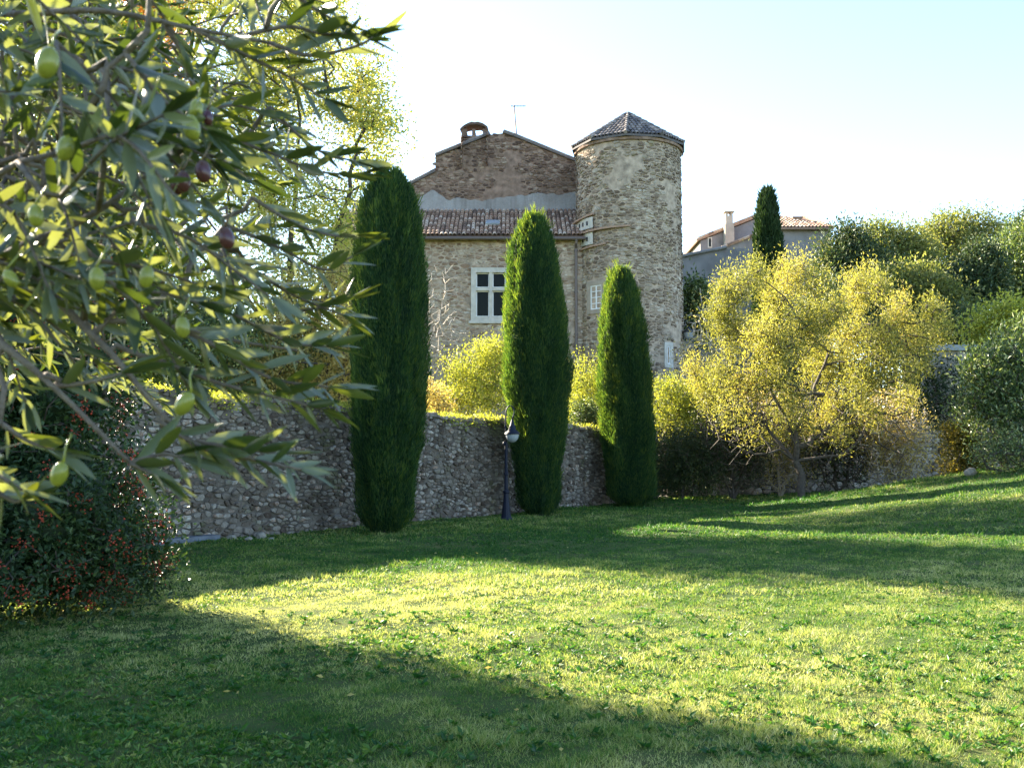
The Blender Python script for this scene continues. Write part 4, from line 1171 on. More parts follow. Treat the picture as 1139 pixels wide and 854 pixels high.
GH = 'trees on the slope behind the garden'
hill = [
 ('hill_tree', 'dark broad-leaved tree on the slope right of the grey house', 'hill_dark', 940, 62, [(935, 285, 26, 34), (962, 300, 30, 36), (925, 310, 22, 30), (950, 268, 18, 16)]),
 ('hill_tree', 'olive-green tree on the slope in the middle of the far trees', 'hill_leaf', 995, 68, [(985, 272, 32, 26), (1010, 290, 32, 34), (975, 300, 26, 30)]),
 ('feathery_tree', 'tallest feathery yellow-green tree on the skyline of the slope', 'hill_leaf', 1065, 72, [(1045, 268, 30, 28), (1070, 258, 32, 26), (1095, 262, 24, 26), (1060, 295, 45, 34)]),
 ('dark_conifer', 'dense blue-green rounded conifer below the skyline at right', 'hill_dark', 1088, 58, [(1088, 305, 28, 30), (1082, 325, 34, 26), (1092, 288, 16, 16)]),
 ('hill_tree', 'green tree on the slope at the extreme right edge', 'mid_leaf', 1130, 60, [(1128, 300, 26, 34), (1145, 290, 30, 46), (1120, 325, 28, 20)]),
 ('hill_tree', 'blue-tinged tree crown on the skyline at the right corner', 'hill_dark', 1140, 78, [(1140, 262, 26, 22), (1170, 250, 30, 30)]),
 ('hill_tree', 'small speckled tree low on the slope behind the yellow plumes', 'hill_leaf', 1025, 56, [(1020, 325, 34, 28), (985, 330, 30, 26), (1045, 340, 26, 20)]),
 ('hill_tree', 'dark tree behind the top of the yellow tree below the grey house', 'hill_dark', 925, 55, [(925, 345, 40, 36), (965, 350, 30, 34), (1000, 370, 44, 36), (1060, 370, 44, 40)]),
]
for k, (nm, lab, mt, px, Y, bl) in enumerate(hill):
    pyb = max(b[1]+b[3] for b in bl)
    tree(nm, lab, 'tree', 110+k, (P(px, 400, Y)[0], Y, 0), [[P(px, pyb+15, Y), P(px, pyb-20, Y)]], [B(a, b, Y, c, d) for a, b, c, d in bl],
         330, 52, .42 if nm != 'dark_conifer' else .34, .24, .11, mt, rtip=.014, rbase=.2, shell=.42, group=GH, step=.8, up=.4, jit=.1)

# ---- pyracantha thicket at the left
def pyracantha():
    rng = np.random.default_rng(121)
    bx, by = -5.4, 9.7
    e = empty('pyracantha_hedge', (bx, by, 0), 'dark thorny hedge with clusters of red berries at the left edge', 'hedge')
    blobs = [((-4.55, 9.8, 1.0), (1.0, 1.1, 1.15)), ((-4.7, 9.9, 2.3), (.95, 1.1, 1.2)), ((-4.75, 9.8, 3.1), (.8, 1.0, .75)), ((-5.6, 9.6, 1.3), (1.2, 1.4, 1.4)), ((-5.7, 9.7, 2.8), (1.2, 1.3, 1.2)),
             ((-7.2, 9.4, 1.6), (1.5, 1.5, 1.9)), ((-7.4, 9.4, 3.0), (1.4, 1.4, 1.1)), ((-9.2, 9.2, 2.0), (1.8, 1.6, 2.3)), ((-11.5, 9., 2.0), (1.8, 1.6, 2.4)), ((-5.0, 8.9, .5), (1.0, .8, .6)), ((-6.3, 8.4, .6), (1.2, .9, .8)), ((-4.35, 10.2, .6), (.9, .9, .8))]
    blobs += [((-4.5, 9.9, 3.5), (.75, .8, .8)), ((-4.5, 9.95, 4.3), (.7, .8, .8)), ((-5.3, 9.7, 4.3), (.9, .9, .7)), ((-5.8, 9.6, 3.6), (1.2, 1.1, .8))]
    att = blob_pts(rng, blobs, 4300, .33); att = att[att[:, 2] > .08]
    sk = grow(rng, [[[bx, by, 0], [bx, by, .8], [-5, by, 2.2]], [[bx, by, 0], [-7.5, 9.4, 1.2], [-9.5, 9.2, 1.8], [-11, 9.2, 2]], [[bx, by, 0], [-4.9, 9.8, .6], [-4.6, 9.8, 1.6]]], att, .3, .05, 0)
    wood_mesh('branches', sk, e, M['bark'], .005, .07, 4)
    V, F, rnd_, cl_ = clusters(rng, att, 60, .12, .065, .034, .1)
    CV = []; CF = []; nb0 = 0  # solid unseen cores added to stop sunlight leaking through the hedge
    th = np.linspace(0, np.pi, 11); ph = np.linspace(0, 2*np.pi, 19)[:-1]
    for c_, r_ in blobs:
        g_ = np.array([[math.sin(t)*math.cos(p), math.sin(t)*math.sin(p), math.cos(t)] for t in th for p in ph])
        g_ = g_*(np.array(r_)*.60)*(1+.06*wob(g_[:, 0]*5+c_[0], g_[:, 2]*5+g_[:, 1]*3, 1.3, 2))[:, None]
        q = g_+np.array(c_); q[:, 2] = np.maximum(q[:, 2], .03); CV.append(q)
        CF.append(np.array([[nb0+a*18+b, nb0+a*18+(b+1) % 18, nb0+(a+1)*18+(b+1) % 18, nb0+(a+1)*18+b] for a in range(10) for b in range(18)])); nb0 += len(g_)
    CV = np.concatenate(CV); CF = np.concatenate(CF)
    newmesh('foliage', np.concatenate([V, CV]), [np.concatenate([F, CF+len(V)])], M['pyracantha'], e, {'rnd': np.concatenate([rnd_, np.zeros(len(CV))]), 'clump': np.concatenate([cl_, np.zeros(len(CV))])})
    # berry clusters
    vis = att[(att[:, 0] > -6.2) & (att[:, 0]+.0*att[:, 1] > -6.2)]
    spots = vis[rng.choice(len(vis), 230, replace=False)]
    right = vis[(vis[:, 0] > -4.2)]
    spots = np.concatenate([spots, right[rng.choice(len(right), min(60, len(right)), replace=False)]])
    nb = 30
    c = np.repeat(spots, nb, 0)+rng.normal(0, .055, (len(spots)*nb, 3)) + np.array([.03, -.10, .0])
    # octahedra
    o = np.array([[1, 0, 0], [-1, 0, 0], [0, 1, 0], [0, -1, 0], [0, 0, 1], [0, 0, -1.]])
    r = rng.uniform(.009, .014, len(c))
    V = (c[:, None]+o[None]*r[:, None, None]).reshape(-1, 3)
    t = np.array([[0, 2, 4], [2, 1, 4], [1, 3, 4], [3, 0, 4], [2, 0, 5], [1, 2, 5], [3, 1, 5], [0, 3, 5]])
    F = ((np.arange(len(c))*6)[:, None, None]+t[None]).reshape(-1, 3)
    b = newmesh('berries', V, [F], M['berry'], e, smooth=True); b['kind'] = 'stuff'
pyracantha()

# ---- ivy and weeds along the wall top
def wall_top_plants():
    rng = np.random.default_rng(131)
    u = np.concatenate([rng.uniform(11.2, 17.2, 190), rng.uniform(17, 22, 60), rng.uniform(3, 10.5, 260)])
    z = wall_h(u) - .04
    d = rng.uniform(-.48, .02, len(u))
    C = np.stack([WA[0]+wd[0]*u+wn[0]*d, WA[1]+wd[1]*u+wn[1]*d, z], 1)
    hang = rng.random(len(u)) < .35; C[hang, :2] += wn*(.5*rng.random((hang.sum(), 1))*.3); C[hang, 2] -= rng.random(hang.sum())*.18
    e = empty('ivy', (WA[0]+wd[0]*13, WA[1]+wd[1]*13, 2.2), 'low sunlit green growth creeping along the top of the garden wall', 'plant')
    foliage('foliage', rng, C, 26, (.11, .11, .05), .065, .035, M['lime_leaf'], e, .6)
wall_top_plants()

# ================================================================== OBJECTS
def lamp_post():
    b = P(563, 579, 22.4); x, y = b[0], 22.4; z = float(ground_z(x, y))
    k = 22.4/FPX
    L = empty('lamp_post', (x, y, z), 'navy blue cast-iron lamp post with crook and hanging lantern on the lawn', 'lamp post')
    mb = MB()
    mb.lathe(x, y, [(.14, z-.05), (.14, z+.05), (.12, z+.07), (.105, z+.12), (.072, z+.40), (.055, z+.60), (.07, z+.62), (.07, z+.66), (.05, z+.68), (.001, z+.69)], 12)
    mb.build('base', M['blue_iron'], L)
    mb = MB(); top = P(563, 492, 22.4)[2]
    mb.lathe(x, y, [(.045, z+.66), (.04, z+1.0), (.052, z+1.02), (.052, z+1.06), (.036, z+1.08), (.033, top)], 10)
    mb.build('pole', M['blue_iron'], L)
    mb = MB()
    pts = []
    pc = [(563, 493), (562.5, 480), (562.3, 468), (562.6, 460), (563.6, 455), (566, 451.5), (568.6, 451), (571, 453.5), (572, 458), (571, 463), (569.5, 467)]
    for a, q in pc: pts.append(P(a, q, 22.4))
    mb.tube(pts, .016, 7)
    # scroll
    sc_ = [P(562.5+2.4*(1-t)*math.sin(t*9), 474-4*(1-t)*math.cos(t*9), 22.4) for t in np.linspace(0, .9, 14)]
    mb.tube(sc_, .009, 6)
    mb.lathe(*P(561, 493, 22.4)[:2], [(.0, P(561, 495.5, 22.4)[2]), (.03, P(561, 494.5, 22.4)[2]), (.04, P(561, 493, 22.4)[2]), (.03, P(561, 491.5, 22.4)[2]), (.0, P(561, 490.5, 22.4)[2])], 8)
    mb.build('crook', M['blue_iron'], L, smooth=True)
    c = P(569.8, 480, 22.4); cx = c[0]
    def zz(p): return P(569.8, p, 22.4)[2]
    mb = MB(); mb.lathe(cx, y, [(.012, zz(466)), (.03, zz(468)), (.05, zz(472)), (.07, zz(474)), (.085, zz(478)), (.17, zz(481.3)), (.175, zz(483))], 14); mb.build('hood', M['blue_iron'], L, smooth=True)
    mb = MB(); mb.lathe(cx, y, [(.15, zz(483)), (.15, zz(485)), (.13, zz(488)), (.09, zz(490.5)), (.04, zz(492)), (.0, zz(492.4))], 14); mb.build('globe', M['lamp_glass'], L, smooth=True)
lamp_post()

def rock(x, y, s, label, seed, mat='boulder', sz=.7):
    rng = np.random.default_rng(seed)
    import bmesh
    bm = bmesh.new(); bmesh.ops.create_icosphere(bm, subdivisions=2, radius=1)
    for v in bm.verts:
        n_ = 1+.16*math.sin(3*v.co.x+seed)+.12*math.sin(4*v.co.y+2*seed)+rng.uniform(-.06, .06)
        v.co = Vector((v.co.x*n_*s, v.co.y*n_*s*.8, v.co.z*n_*s*sz))
    me = bpy.data.meshes.new('rock'); bm.to_mesh(me); bm.free()
    me.materials.append(M[mat]); o = bpy.data.objects.new('rock', me); COL.objects.link(o)
    o.location = (x, y, float(ground_z(x, y))+s*sz*.45); tag(o, label, 'rock', 'loose stones at the foot of the wall' if s < .3 else None)
def Gp(px, py, it=8):
    """ground point under a pixel"""
    Y = 15.
    for _ in range(30):
        p = P(px, py, Y); Yn = Y*(CAM_Z - float(ground_z(p[0], Y)))/max(.05, CAM_Z-p[2]); Y = .5*Y+.5*Yn
    return P(px, py, Y)
for px, py, s, lab in ((291, 599, .12, 'largest pale loose stone on the grass at the wall foot'), (276, 601, .07, 'small flat stone left of the largest loose stone'),
                       (257, 600, .09, 'buff loose stone at the wall foot between slab and largest stone'), (301, 601, .06, 'small stone right of the largest loose stone')):
    g = Gp(px, py); rock(g[0], g[1], s, lab, int(px))
g = P(1079, 525, 25.2); rock(g[0], g[1], .17, 'grey boulder on the crest of the mound under the amber shrub', 7, 'boulder')
g0 = Gp(172, 607); g1 = Gp(243, 600)
mb = MB(); dd = (g1-g0)[:2]; L_ = float(np.linalg.norm(dd)); dd = dd/L_
mb.box((0, -.05, -.1), (L_, .5, .10), .5, 0, (np.array([g0[0], g0[1], 0.]), np.array([[dd[0], dd[1], 0], [-dd[1], dd[0], 0], [0, 0, 1.]])))
tag(mb.build('stone_slab', M['slab']), 'flat blue-grey slab at the foot of the wall beside the hedge', 'slab')

# ================================================================== GRASS
def grass():
    rng = np.random.default_rng(141)
    parts = []
    def scatter(y0, y1, dens, ln, wid, tuft):
        hw = lambda y: .56*y + 1.2
        A = (hw(y0)+hw(y1))*(y1-y0)
        n = int(A*dens/tuft)
        y = rng.uniform(y0, y1, n*2); x = rng.uniform(-1, 1, n*2)*hw(y1)
        k = np.abs(x) < hw(y); x = x[k][:n]; y = y[k][:n]
        # not inside the wall
        side = (x-WA[0])*wn[0]+(y-WA[1])*wn[1]
        k = (side > .02) | (y > 33); x = x[k]; y = y[k]
        # bare patches thin the sward
        bare = wob(x, y, 1.9, 5.5)*.5 + wob(x, y, 5.1, 1.5)*.5
        k = rng.random(len(x)) > np.clip(sstep(.3, .75, bare)*.8 + sstep(.35, .9, wob(x, y, 8., 9.))*.5, 0, .9)*(.25+.75*sstep(7, 9.5, y)); x = x[k]; y = y[k]
        xx = np.repeat(x, tuft)+rng.normal(0, .025, len(x)*tuft); yy = np.repeat(y, tuft)+rng.normal(0, .02, len(x)*tuft)
        m = len(xx)
        lush = .5 + .5*wob(xx, yy, .55, 7.7)*.8 + .25*wob(xx, yy, 2.3, 3.1)
        dry = np.clip(.43 + .30*wob(xx, yy, .42, 9.1) + .22*wob(xx, yy, 3.1, 4.4) + .10*wob(xx, yy, 9., 2.) , 0, 1)
        dry = np.clip(dry - .16*sstep(12, 16, yy) + .20*sstep(5.0, 7.5, yy+.35*xx)*(1-sstep(11, 14, yy)) - .06, 0, 1)  # random dryness plus a pale sunny band: sunlight put into the grass colour
        zz = ground_z(xx, yy)
        C = np.stack([xx, yy, zz-.01], 1)
        D = rng.normal(0, .62, (m, 3)); D[:, 2] = rng.uniform(.35, 1.1, m)
        fine = wob(xx, yy, 6.3, 4.2)*.6+wob(xx*1.3, yy*.9, 13., 1.1)*.4
        L = rng.uniform(*ln, m)*(.55+.6*np.clip(lush, 0, 1))*np.maximum(.5, .85+.75*fine); W = rng.uniform(*wid, m)
        parts.append((C, D, L, W, rng.random(m), dry))
    scatter(3.9, 7.0, 10500, (.022, .065), (.0025, .0055), 4)
    scatter(7.0, 11., 5200, (.028, .072), (.0035, .0075), 4)
    scatter(11., 17., 1700, (.04, .09), (.006, .012), 4)
    scatter(17., 27., 620, (.05, .11), (.012, .022), 4)
    scatter(27., 35., 240, (.06, .13), (.02, .035), 4)
    C = np.concatenate([p[0] for p in parts]); D = np.concatenate([p[1] for p in parts]); L = np.concatenate([p[2] for p in parts]); W = np.concatenate([p[3] for p in parts])
    rn = np.concatenate([p[4] for p in parts]); cl = np.concatenate([p[5] for p in parts])
    V, F = leaf_geo(rng, C, D, L, W, .15)
    o = newmesh('grass', V, [F], M['grass'], None, {'rnd': np.repeat(rn, 4), 'clump': np.repeat(cl, 4)})
    tag(o, 'short uneven green and straw-coloured lawn grass', 'grass', kind='stuff')
    print('blades', len(C))
    # broad-leaved weeds
    n = 17000
    y = 4.2 + (rng.random(n)**1.5)*18; x = rng.uniform(-1, 1, n)*(.54*y+.5)
    wd_ = wob(x, y, 1.1, 6.6)+.3*wob(x, y, 3.3, 1.2)
    k = wd_ > -.15; x = x[k]; y = y[k]
    side = (x-WA[0])*wn[0]+(y-WA[1])*wn[1]; k = side > .15; x = x[k]; y = y[k]
    per = 7; m = len(x)*per
    xx = np.repeat(x, per); yy = np.repeat(y, per)
    a = rng.uniform(0, 2*np.pi, m)
    C = np.stack([xx, yy, ground_z(xx, yy)+.005], 1)+rng.normal(0, .008, (m, 3))*np.array([1, 1, .2])
    D = np.stack([np.cos(a), np.sin(a), rng.uniform(.25, .9, m)], 1)
    V, F = leaf_geo(rng, C, D, rng.uniform(.02, .042, m), rng.uniform(.009, .018, m), .1)
    o = newmesh('weeds', V, [F], M['grass'], None, {'rnd': np.repeat(rng.random(m)*.6, 4), 'clump': np.repeat(np.repeat(rng.random(len(x))*.6+.05, per), 4)})
    tag(o, 'broad-leaved weeds and clover growing through the lawn', 'weeds', kind='stuff')
    # larger rosettes in the near grass
    n = 1700
    y = 3.9 + (rng.random(n)**1.3)*6; x = rng.uniform(-1, 1, n)*(.54*y+.4); k = wob(x, y, 1.7, 2.6) > -.35; x = x[k]; y = y[k]
    per = 9; m = len(x)*per; xx = np.repeat(x, per); yy = np.repeat(y, per); a = rng.uniform(0, 2*np.pi, m); sz = np.repeat(rng.uniform(.6, 1.3, len(x)), per)
    C = np.stack([xx, yy, ground_z(xx, yy)+.01], 1)+rng.normal(0, .006, (m, 3))
    D = np.stack([np.cos(a), np.sin(a), rng.uniform(.15, .9, m)], 1)
    V, F = leaf_geo(rng, C, D, rng.uniform(.03, .065, m)*sz, rng.uniform(.014, .028, m)*sz, .15)
    o = newmesh('rosettes', V, [F], M['grass'], None, {'rnd': np.repeat(rng.random(m)*.5, 4), 'clump': np.repeat(np.repeat(rng.random(len(x))*.5, per), 4)})
    tag(o, 'dandelion-like leaf rosettes scattered in the near lawn', 'weeds', kind='stuff')
    # dry leaf litter
    n = 150
    y = 4.2 + (rng.random(n)**1.5)*20; x = rng.uniform(-1, 1, n)*(.54*y)
    side = (x-WA[0])*wn[0]+(y-WA[1])*wn[1]; k = side > .15; x = x[k]; y = y[k]; n = len(x)
    a = rng.uniform(0, 2*np.pi, n)
    V, F = leaf_geo(rng, np.stack([x, y, ground_z(x, y)+.035], 1), np.stack([np.cos(a), np.sin(a), rng.uniform(-.1, .3, n)], 1), rng.uniform(.03, .06, n), rng.uniform(.015, .03, n), .2)
    o = newmesh('leaf_litter', V, [F], M['straw_leaf'], None, {'rnd': np.repeat(rng.random(n), 4), 'clump': np.repeat(rng.random(n), 4)})
    tag(o, 'scattered dry fallen leaves lying on the lawn', 'leaves', kind='stuff')
grass()

# ================================================================== OLIVE BRANCHES NEAR THE CAMERA
def olive_tree():
    rng = np.random.default_rng(151)
    root = np.array([-2.7, 1.9, float(ground_z(-2.7, 1.9))])
    e = empty('olive_tree', root, 'olive tree with grey-green leafy branches hanging across the upper left', 'olive tree')
    wood = MB(); fol_V = []; fol_Q = []; fol_T = []; fr = []; fc = []; nv = [0]
    # leaf template: length 1 along x, width 1 along y, bend in z
    ts = [0, .12, .35, .62, .85, 1.0]; ws = [.05, .62, 1.0, .92, .5, .0]
    def leaves(C, D, Nn, L, W, curl):
        n = len(C); D = D/np.linalg.norm(D, axis=1)[:, None]
        S = np.cross(D, Nn); S /= np.linalg.norm(S, axis=1)[:, None]; Nn = np.cross(S, D)
        rows = []
        for t, w_ in zip(ts, ws):
            c = C + D*(L*t)[:, None] + Nn*(curl*L*(t*t))[:, None]
            hw = (W*w_*.5)[:, None]
            rows += [c + S*hw + Nn*hw*.35, c, c - S*hw + Nn*hw*.35]
        V = np.stack(rows, 1)
        b = (np.arange(n)*18)[:, None] + nv[0]
        for k in range(5):
            for s_ in (0, 1):
                fol_Q.append(b+np.array([[3*k+s_, 3*k+s_+1, 3*k+3+s_+1, 3*k+3+s_]]))
        fol_V.append(V.reshape(-1, 3)); nv[0] += n*18
        r = rng.random(n); fr.append(np.repeat(r, 18)); fc.append(np.repeat(np.full(n, rng.random()), 18))
    def twig(pts, r0, r1=.0012, leaf_from=.3, spacing=.017, Lf=(.042, .068), side=True, dens=1.0):
        pts = np.array(pts, float)
        # smooth resample (Catmull-Rom)
        q = []
        ext = np.vstack([2*pts[0]-pts[1], pts, 2*pts[-1]-pts[-2]])
        for i in range(1, len(ext)-2):
            for t in np.linspace(0, 1, 7)[:-1]:
                p0, p1, p2, p3 = ext[i-1:i+3]
                q.append(.5*((2*p1)+(-p0+p2)*t+(2*p0-5*p1+4*p2-p3)*t*t+(-p0+3*p1-3*p2+p3)*t**3))
        q.append(pts[-1]); q = np.array(q)
        rr = np.linspace(r0, r1, len(q))
        wood.tube(q, rr, 6, rng.random())
        seg = np.linalg.norm(np.diff(q, axis=0), axis=1); cum = np.concatenate([[0], np.cumsum(seg)]); tot = cum[-1]
        s = np.arange(tot*leaf_from, tot, spacing); 
        if len(s) < 1: return q
        C = np.stack([np.interp(s, cum, q[:, k]) for k in range(3)], 1)
        T = np.stack([np.interp(s, cum[:-1]+seg/2, np.diff(q, axis=0)[:, k]/seg) for k in range(3)], 1)
        ph = rng.uniform(0, np.pi)
        Cs, Ds, Ns, Ls, Ws = [], [], [], [], []
        for k in range(len(s)):
            t = T[k]/np.linalg.norm(T[k]); a = np.cross(t, [0, 0, 1]); a /= np.linalg.norm(a)+1e-6; b = np.cross(t, a)
            an = ph + (k % 2)*np.pi/2*.8 + rng.normal(0, .3)
            for sg in (-1, 1):
                if rng.random() > .9*dens: continue
                o_ = sg*(math.cos(an)*a+math.sin(an)*b)
                fw = rng.uniform(.7, 1.5)
                d = t*fw + o_ + rng.normal(0, .16, 3); d[2] -= .12
                Cs.append(C[k]); Ds.append(d); Ns.append(t*.9-o_*.6+np.array([0, 0, .9])+rng.normal(0, .5, 3))
                l = rng.uniform(*Lf)*(1-.35*(s[k]/tot)**3); Ls.append(l); Ws.append(l*rng.uniform(.165, .24))
        # terminal leaves
        for _ in range(3):
            Cs.append(q[-1]); Ds.append(T[-1]*1.6+rng.normal(0, .3, 3)); Ns.append(rng.normal(0, .6, 3)+[0, 0, 1]); l = rng.uniform(*Lf)*.8; Ls.append(l); Ws.append(l*.2)
        leaves(np.array(Cs), np.array(Ds), np.array(Ns), np.array(Ls), np.array(Ws), rng.normal(-.02, .07, len(Cs)))
        return q
    # trunk and main limbs, off to the left
    trunk = MB()
    trunk.tube([root+[0, 0, -.1], root+[.05, .02, .5], root+[-.05, .05, 1.1], root+[.1, 0, 1.6]], [.20, .15, .13, .11], 10)
    hub = root+np.array([.1, 0, 1.6])
    net = []
    def joined(p0):
        # a thin stem from the nearest wood to the start of a shoot
        N = np.concatenate(net); d = np.linalg.norm(N-p0, axis=1) + .25*np.maximum(0, N[:, 0]-p0[0]+.03)*4
        a = N[int(d.argmin())]; L_ = np.linalg.norm(a-p0)
        if L_ < .004: return
        m = max(3, int(L_/.08)); t = np.linspace(0, 1, m+1)[:, None]
        q = a+(p0-a)*t; q[:, 2] += .10*L_*np.sin(np.pi*t[:, 0]); q[1:-1] += rng.normal(0, .006, (m-1, 3))
        wood.tube(q, np.linspace(.0036, .0025, m+1), 5, rng.random()); net.append(q[1:])
    limbs = [
        [hub, hub+[.5, -.1, .5], P(-260, 60, 1.7), P(-90, -10, 1.35), P(0, 15, 1.2), P(110, 12, 1.12), P(215, 32, 1.1), P(300, 48, 1.1)],
        [hub, hub+[.5, -.2, .1], P(-300, 330, 1.6), P(-80, 340, 1.2), P(0, 287, 1.0), P(95, 243, .98), P(170, 190, 1.0), P(190, 165, 1.0)],
        [hub, hub+[.4, -.2, -.1], P(-260, 220, 1.5), P(-60, 240, 1.15), P(20, 290, 1.02), P(75, 345, .97), P(130, 400, .95), P(175, 455, .95), P(215, 492, .95)],
        [hub+[0, 0, -.3], hub+[.5, -.3, -.5], P(-240, 330, 1.35), P(-60, 345, 1.0), P(5, 385, .93), P(70, 440, .92), P(145, 515, .92)],
        [hub, hub+[.3, .1, .7], P(-200, -60, 2.0), P(0, -20, 1.7), P(150, 60, 1.6), P(260, 110, 1.6), P(340, 150, 1.6)],
        [hub, hub+[.4, 0, .2], P(-200, 150, 1.9), P(-20, 190, 1.6), P(120, 235, 1.5), P(230, 280, 1.45), P(320, 300, 1.45)],
        [hub, hub+[.4, 0, 0], P(-200, 280, 2.0), P(0, 320, 1.6), P(130, 345, 1.5), P(240, 375, 1.45), P(330, 390, 1.4)],
    ]
    for l in limbs:
        tw = [l[0]] + l[1:]
        pts = np.array(tw, float)
        n = len(pts); rr = .0095*(1-np.arange(n)/(n-1))**1.5+.0020
        # dense resample
        q = []; ext = np.vstack([2*pts[0]-pts[1], pts, 2*pts[-1]-pts[-2]])
        for i in range(1, len(ext)-2):
            for t in np.linspace(0, 1, 7)[:-1]:
                p0, p1, p2, p3 = ext[i-1:i+3]; q.append(.5*((2*p1)+(-p0+p2)*t+(2*p0-5*p1+4*p2-p3)*t*t+(-p0+3*p1-3*p2+p3)*t**3))
        q.append(pts[-1]); q = np.array(q)
        net.append(q[3:])
        wood.tube(q, np.interp(np.linspace(0, 1, len(q)), np.linspace(0, 1, n), rr), 7, rng.random())
    tw = [  # sprays: pixel paths with depth
        [(215, 492, .95), (260, 497, .95), (310, 505, .96)],
        [(180, 470, .95), (230, 500, .94), (285, 512, .93), (335, 522, .92)],
        [(175, 400, 1.0), (240, 425, 1.0), (300, 440, 1.0), (358, 455, 1.02)],
        [(160, 350, 1.0), (230, 380, 1.0), (300, 420, 1.0), (365, 430, 1.0)],
        [(200, 330, 1.1), (260, 350, 1.1), (320, 380, 1.1), (362, 385, 1.1)],
        [(145, 515, .92), (175, 530, .92)],
        [(145, 515, .92), (180, 505, .93), (200, 508, .93)],
        [(60, 430, .93), (100, 425, .93), (135, 415, .94)],
        [(0, 470, .9), (30, 490, .9), (60, 500, .9)],
        [(-60, 500, .85), (0, 530, .85), (25, 545, .85)],
        [(-40, 520, .9), (10, 555, .9), (25, 556, .9)],
        [(250, 250, 1.2), (310, 275, 1.2), (360, 300, 1.2), (392, 285, 1.2)],
        [(280, 220, 1.2), (330, 250, 1.2), (370, 262, 1.2), (395, 262, 1.2)],
        [(240, 150, 1.2), (300, 170, 1.2), (350, 190, 1.2), (400, 195, 1.2)],
        [(300, 120, 1.2), (350, 165, 1.2), (395, 180, 1.2)],
        [(215, 32, 1.1), (270, 60, 1.1), (320, 85, 1.1), (360, 110, 1.1)],
        [(270, 40, 1.1), (320, 30, 1.1), (360, 38, 1.1), (400, 38, 1.1)],
        [(300, 48, 1.1), (345, 62, 1.1), (395, 52, 1.1), (415, 42, 1.1)],
        [(320, -10, 1.1), (350, 10, 1.1), (375, 25, 1.1)],
        [(170, 190, 1.0), (200, 170, 1.0), (225, 130, 1.0), (215, 90, 1.0)],
        [(190, 165, 1.0), (240, 175, 1.0), (280, 200, 1.0)],
        [(100, 120, .9), (130, 150, .9), (170, 230, .9)],
        [(140, 60, .9), (180, 110, .9), (230, 145, .9)],
        [(160, 250, 1.0), (210, 265, 1.0), (260, 300, 1.0), (300, 330, 1.0)],
        [(110, 290, 1.0), (170, 300, 1.0), (230, 320, 1.0)],
        [(280, 300, 1.3), (330, 330, 1.3), (380, 350, 1.3)],
        [(300, 345, 1.3), (340, 345, 1.3), (385, 335, 1.3)],
    ]
    for path in tw:
        joined(P(*path[0])); net.append(twig([P(a, b, c) for a, b, c in path], .0028, leaf_from=.12))
    # fill of crossing shoots
    def edge(py): return np.interp(py, [-80, 0, 60, 120, 200, 300, 400, 440, 500, 560], [400, 380, 360, 330, 350, 350, 300, 210, 130, 20])
    cnt = 0
    while cnt < 275:
        sx = rng.uniform(-170, 300); sy = rng.uniform(-70, 430); d0 = rng.uniform(.85, 2.4)
        if sx > edge(sy)-90: continue
        if sx > 120 and rng.random() < .5: continue
        if sy > 350 and rng.random() < .5: continue
        ang = rng.normal(.30, .65); ln = rng.uniform(90, 190)/d0**.6
        ex, ey = sx+math.cos(ang)*ln, sy+math.sin(ang)*ln*.8
        if ex > edge(ey) or ey > 455: continue
        p0 = P(sx, sy, d0); p2 = P(ex, ey, d0+rng.uniform(-.12, .12)); mid = (p0+p2)/2+np.array([0, 0, rng.uniform(0, .03)])
        joined(p0); twig([p0, mid, p2], .0025, leaf_from=.1, Lf=(.040, .063), spacing=.019); cnt += 1
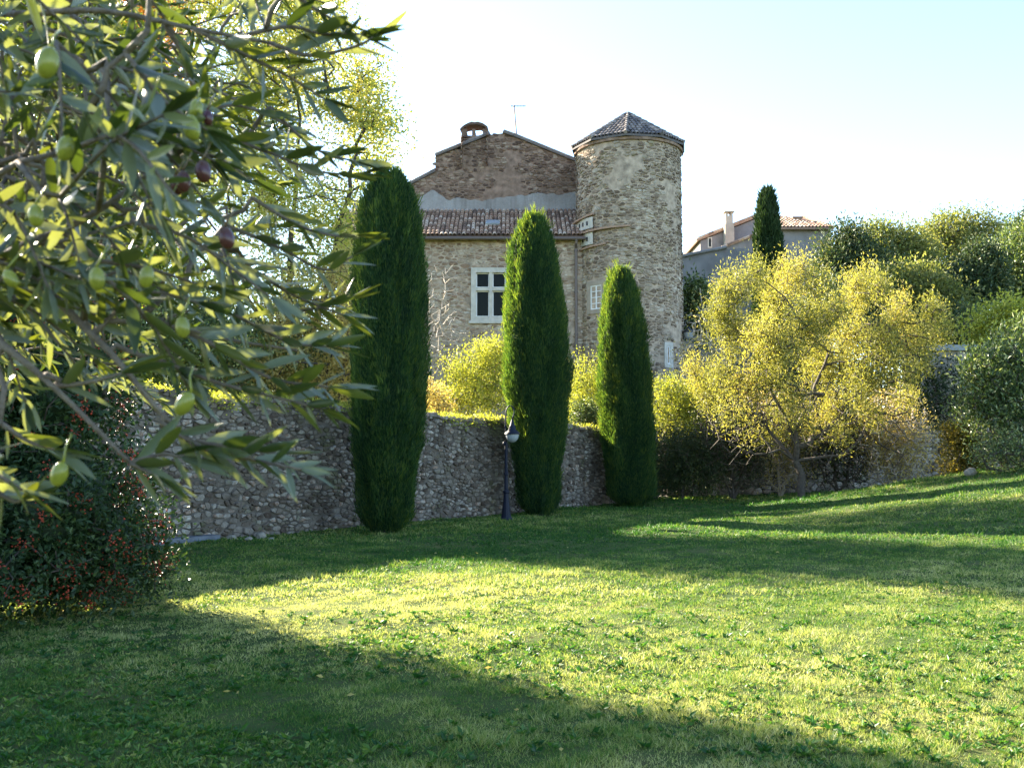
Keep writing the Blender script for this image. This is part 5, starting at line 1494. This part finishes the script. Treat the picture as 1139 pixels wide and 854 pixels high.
    # crown mass further left and above, out of the frame, shades the shoots
    for k in range(75):
        c = root+np.array([rng.normal(-.1, .75), rng.normal(.1, .9), 2.2+rng.normal(0, .55)])
        if c[1] > .3 and c[0] > -.62*c[1]-.35: continue
        d = rand_unit(rng, 1)[0]*.25; d[2] = abs(d[2])*.3
        joined(c); twig([c, c+d*.5+[0, 0, .02], c+d], .003, leaf_from=.05, spacing=.03)
    trunk.build('trunk', M['olive_bark'], e, smooth=True)
    for l in limbs[:0]: pass
    wood.build('branches', M['olive_bark'], e, smooth=True)
    V = np.concatenate(fol_V)
    newmesh('foliage', V, [np.concatenate(fol_Q)], M['olive_leaf'], e, {'rnd': np.concatenate(fr), 'clump': np.concatenate(fc)}, smooth=True)
    # fruit
    fruits = [(205, 449, .93, 'g', 1.0), (66, 527, .92, 'g', .95), (108, 310, .95, 'g', .95), (163, 308, .96, 'g', .9), (252, 265, 1.0, 'p', 1.0), (226, 191, 1.0, 'p', 1.), (204, 202, 1.0, 'p', .95), (197, 206, 1.02, 'p', .9),
              (73, 165, .95, 'g', 1.05), (53, 70, .88, 'g', 1.2), (213, 142, .98, 'g', 1.1), (218, 122, 1.0, 'g', .9), (203, 364, .98, 'g', .9), (190, 232, 1.0, 'g', .85), (12, 310, .95, 'g', .8), (231, 131, 1.02, 'p', .7), (40, 240, .95, 'g', .9)]
    for k, (px, py, d, kind, s) in enumerate(fruits):
        c = P(px, py, d-.12); mb = MB()
        a, b = .0070*s, .0106*s
        th = np.linspace(0, np.pi, 11)
        mb.lathe(0, 0, [(a*math.sin(t)**.92+1e-5, -b*math.cos(t)) for t in th], 14)
        Vx = np.concatenate(mb.V); tl = rng.normal(0, .25); ct, st = math.cos(tl), math.sin(tl)
        Vx = np.stack([Vx[:, 0]*ct-Vx[:, 2]*st, Vx[:, 1], Vx[:, 0]*st+Vx[:, 2]*ct], 1)+c; mb.V = [Vx]
        mb.tube([c+[-st*b, 0, ct*b], c+[.002, .006, b+.012], c+[0, .02, b+.022]], [.0011, .0008, .0012], 5)
        o = mb.build('olive', M['olive_green'] if kind == 'g' else M['olive_purple'], e, smooth=True)
        if kind == 'p': o['label'] = 'ripening purple olive'
olive_tree()
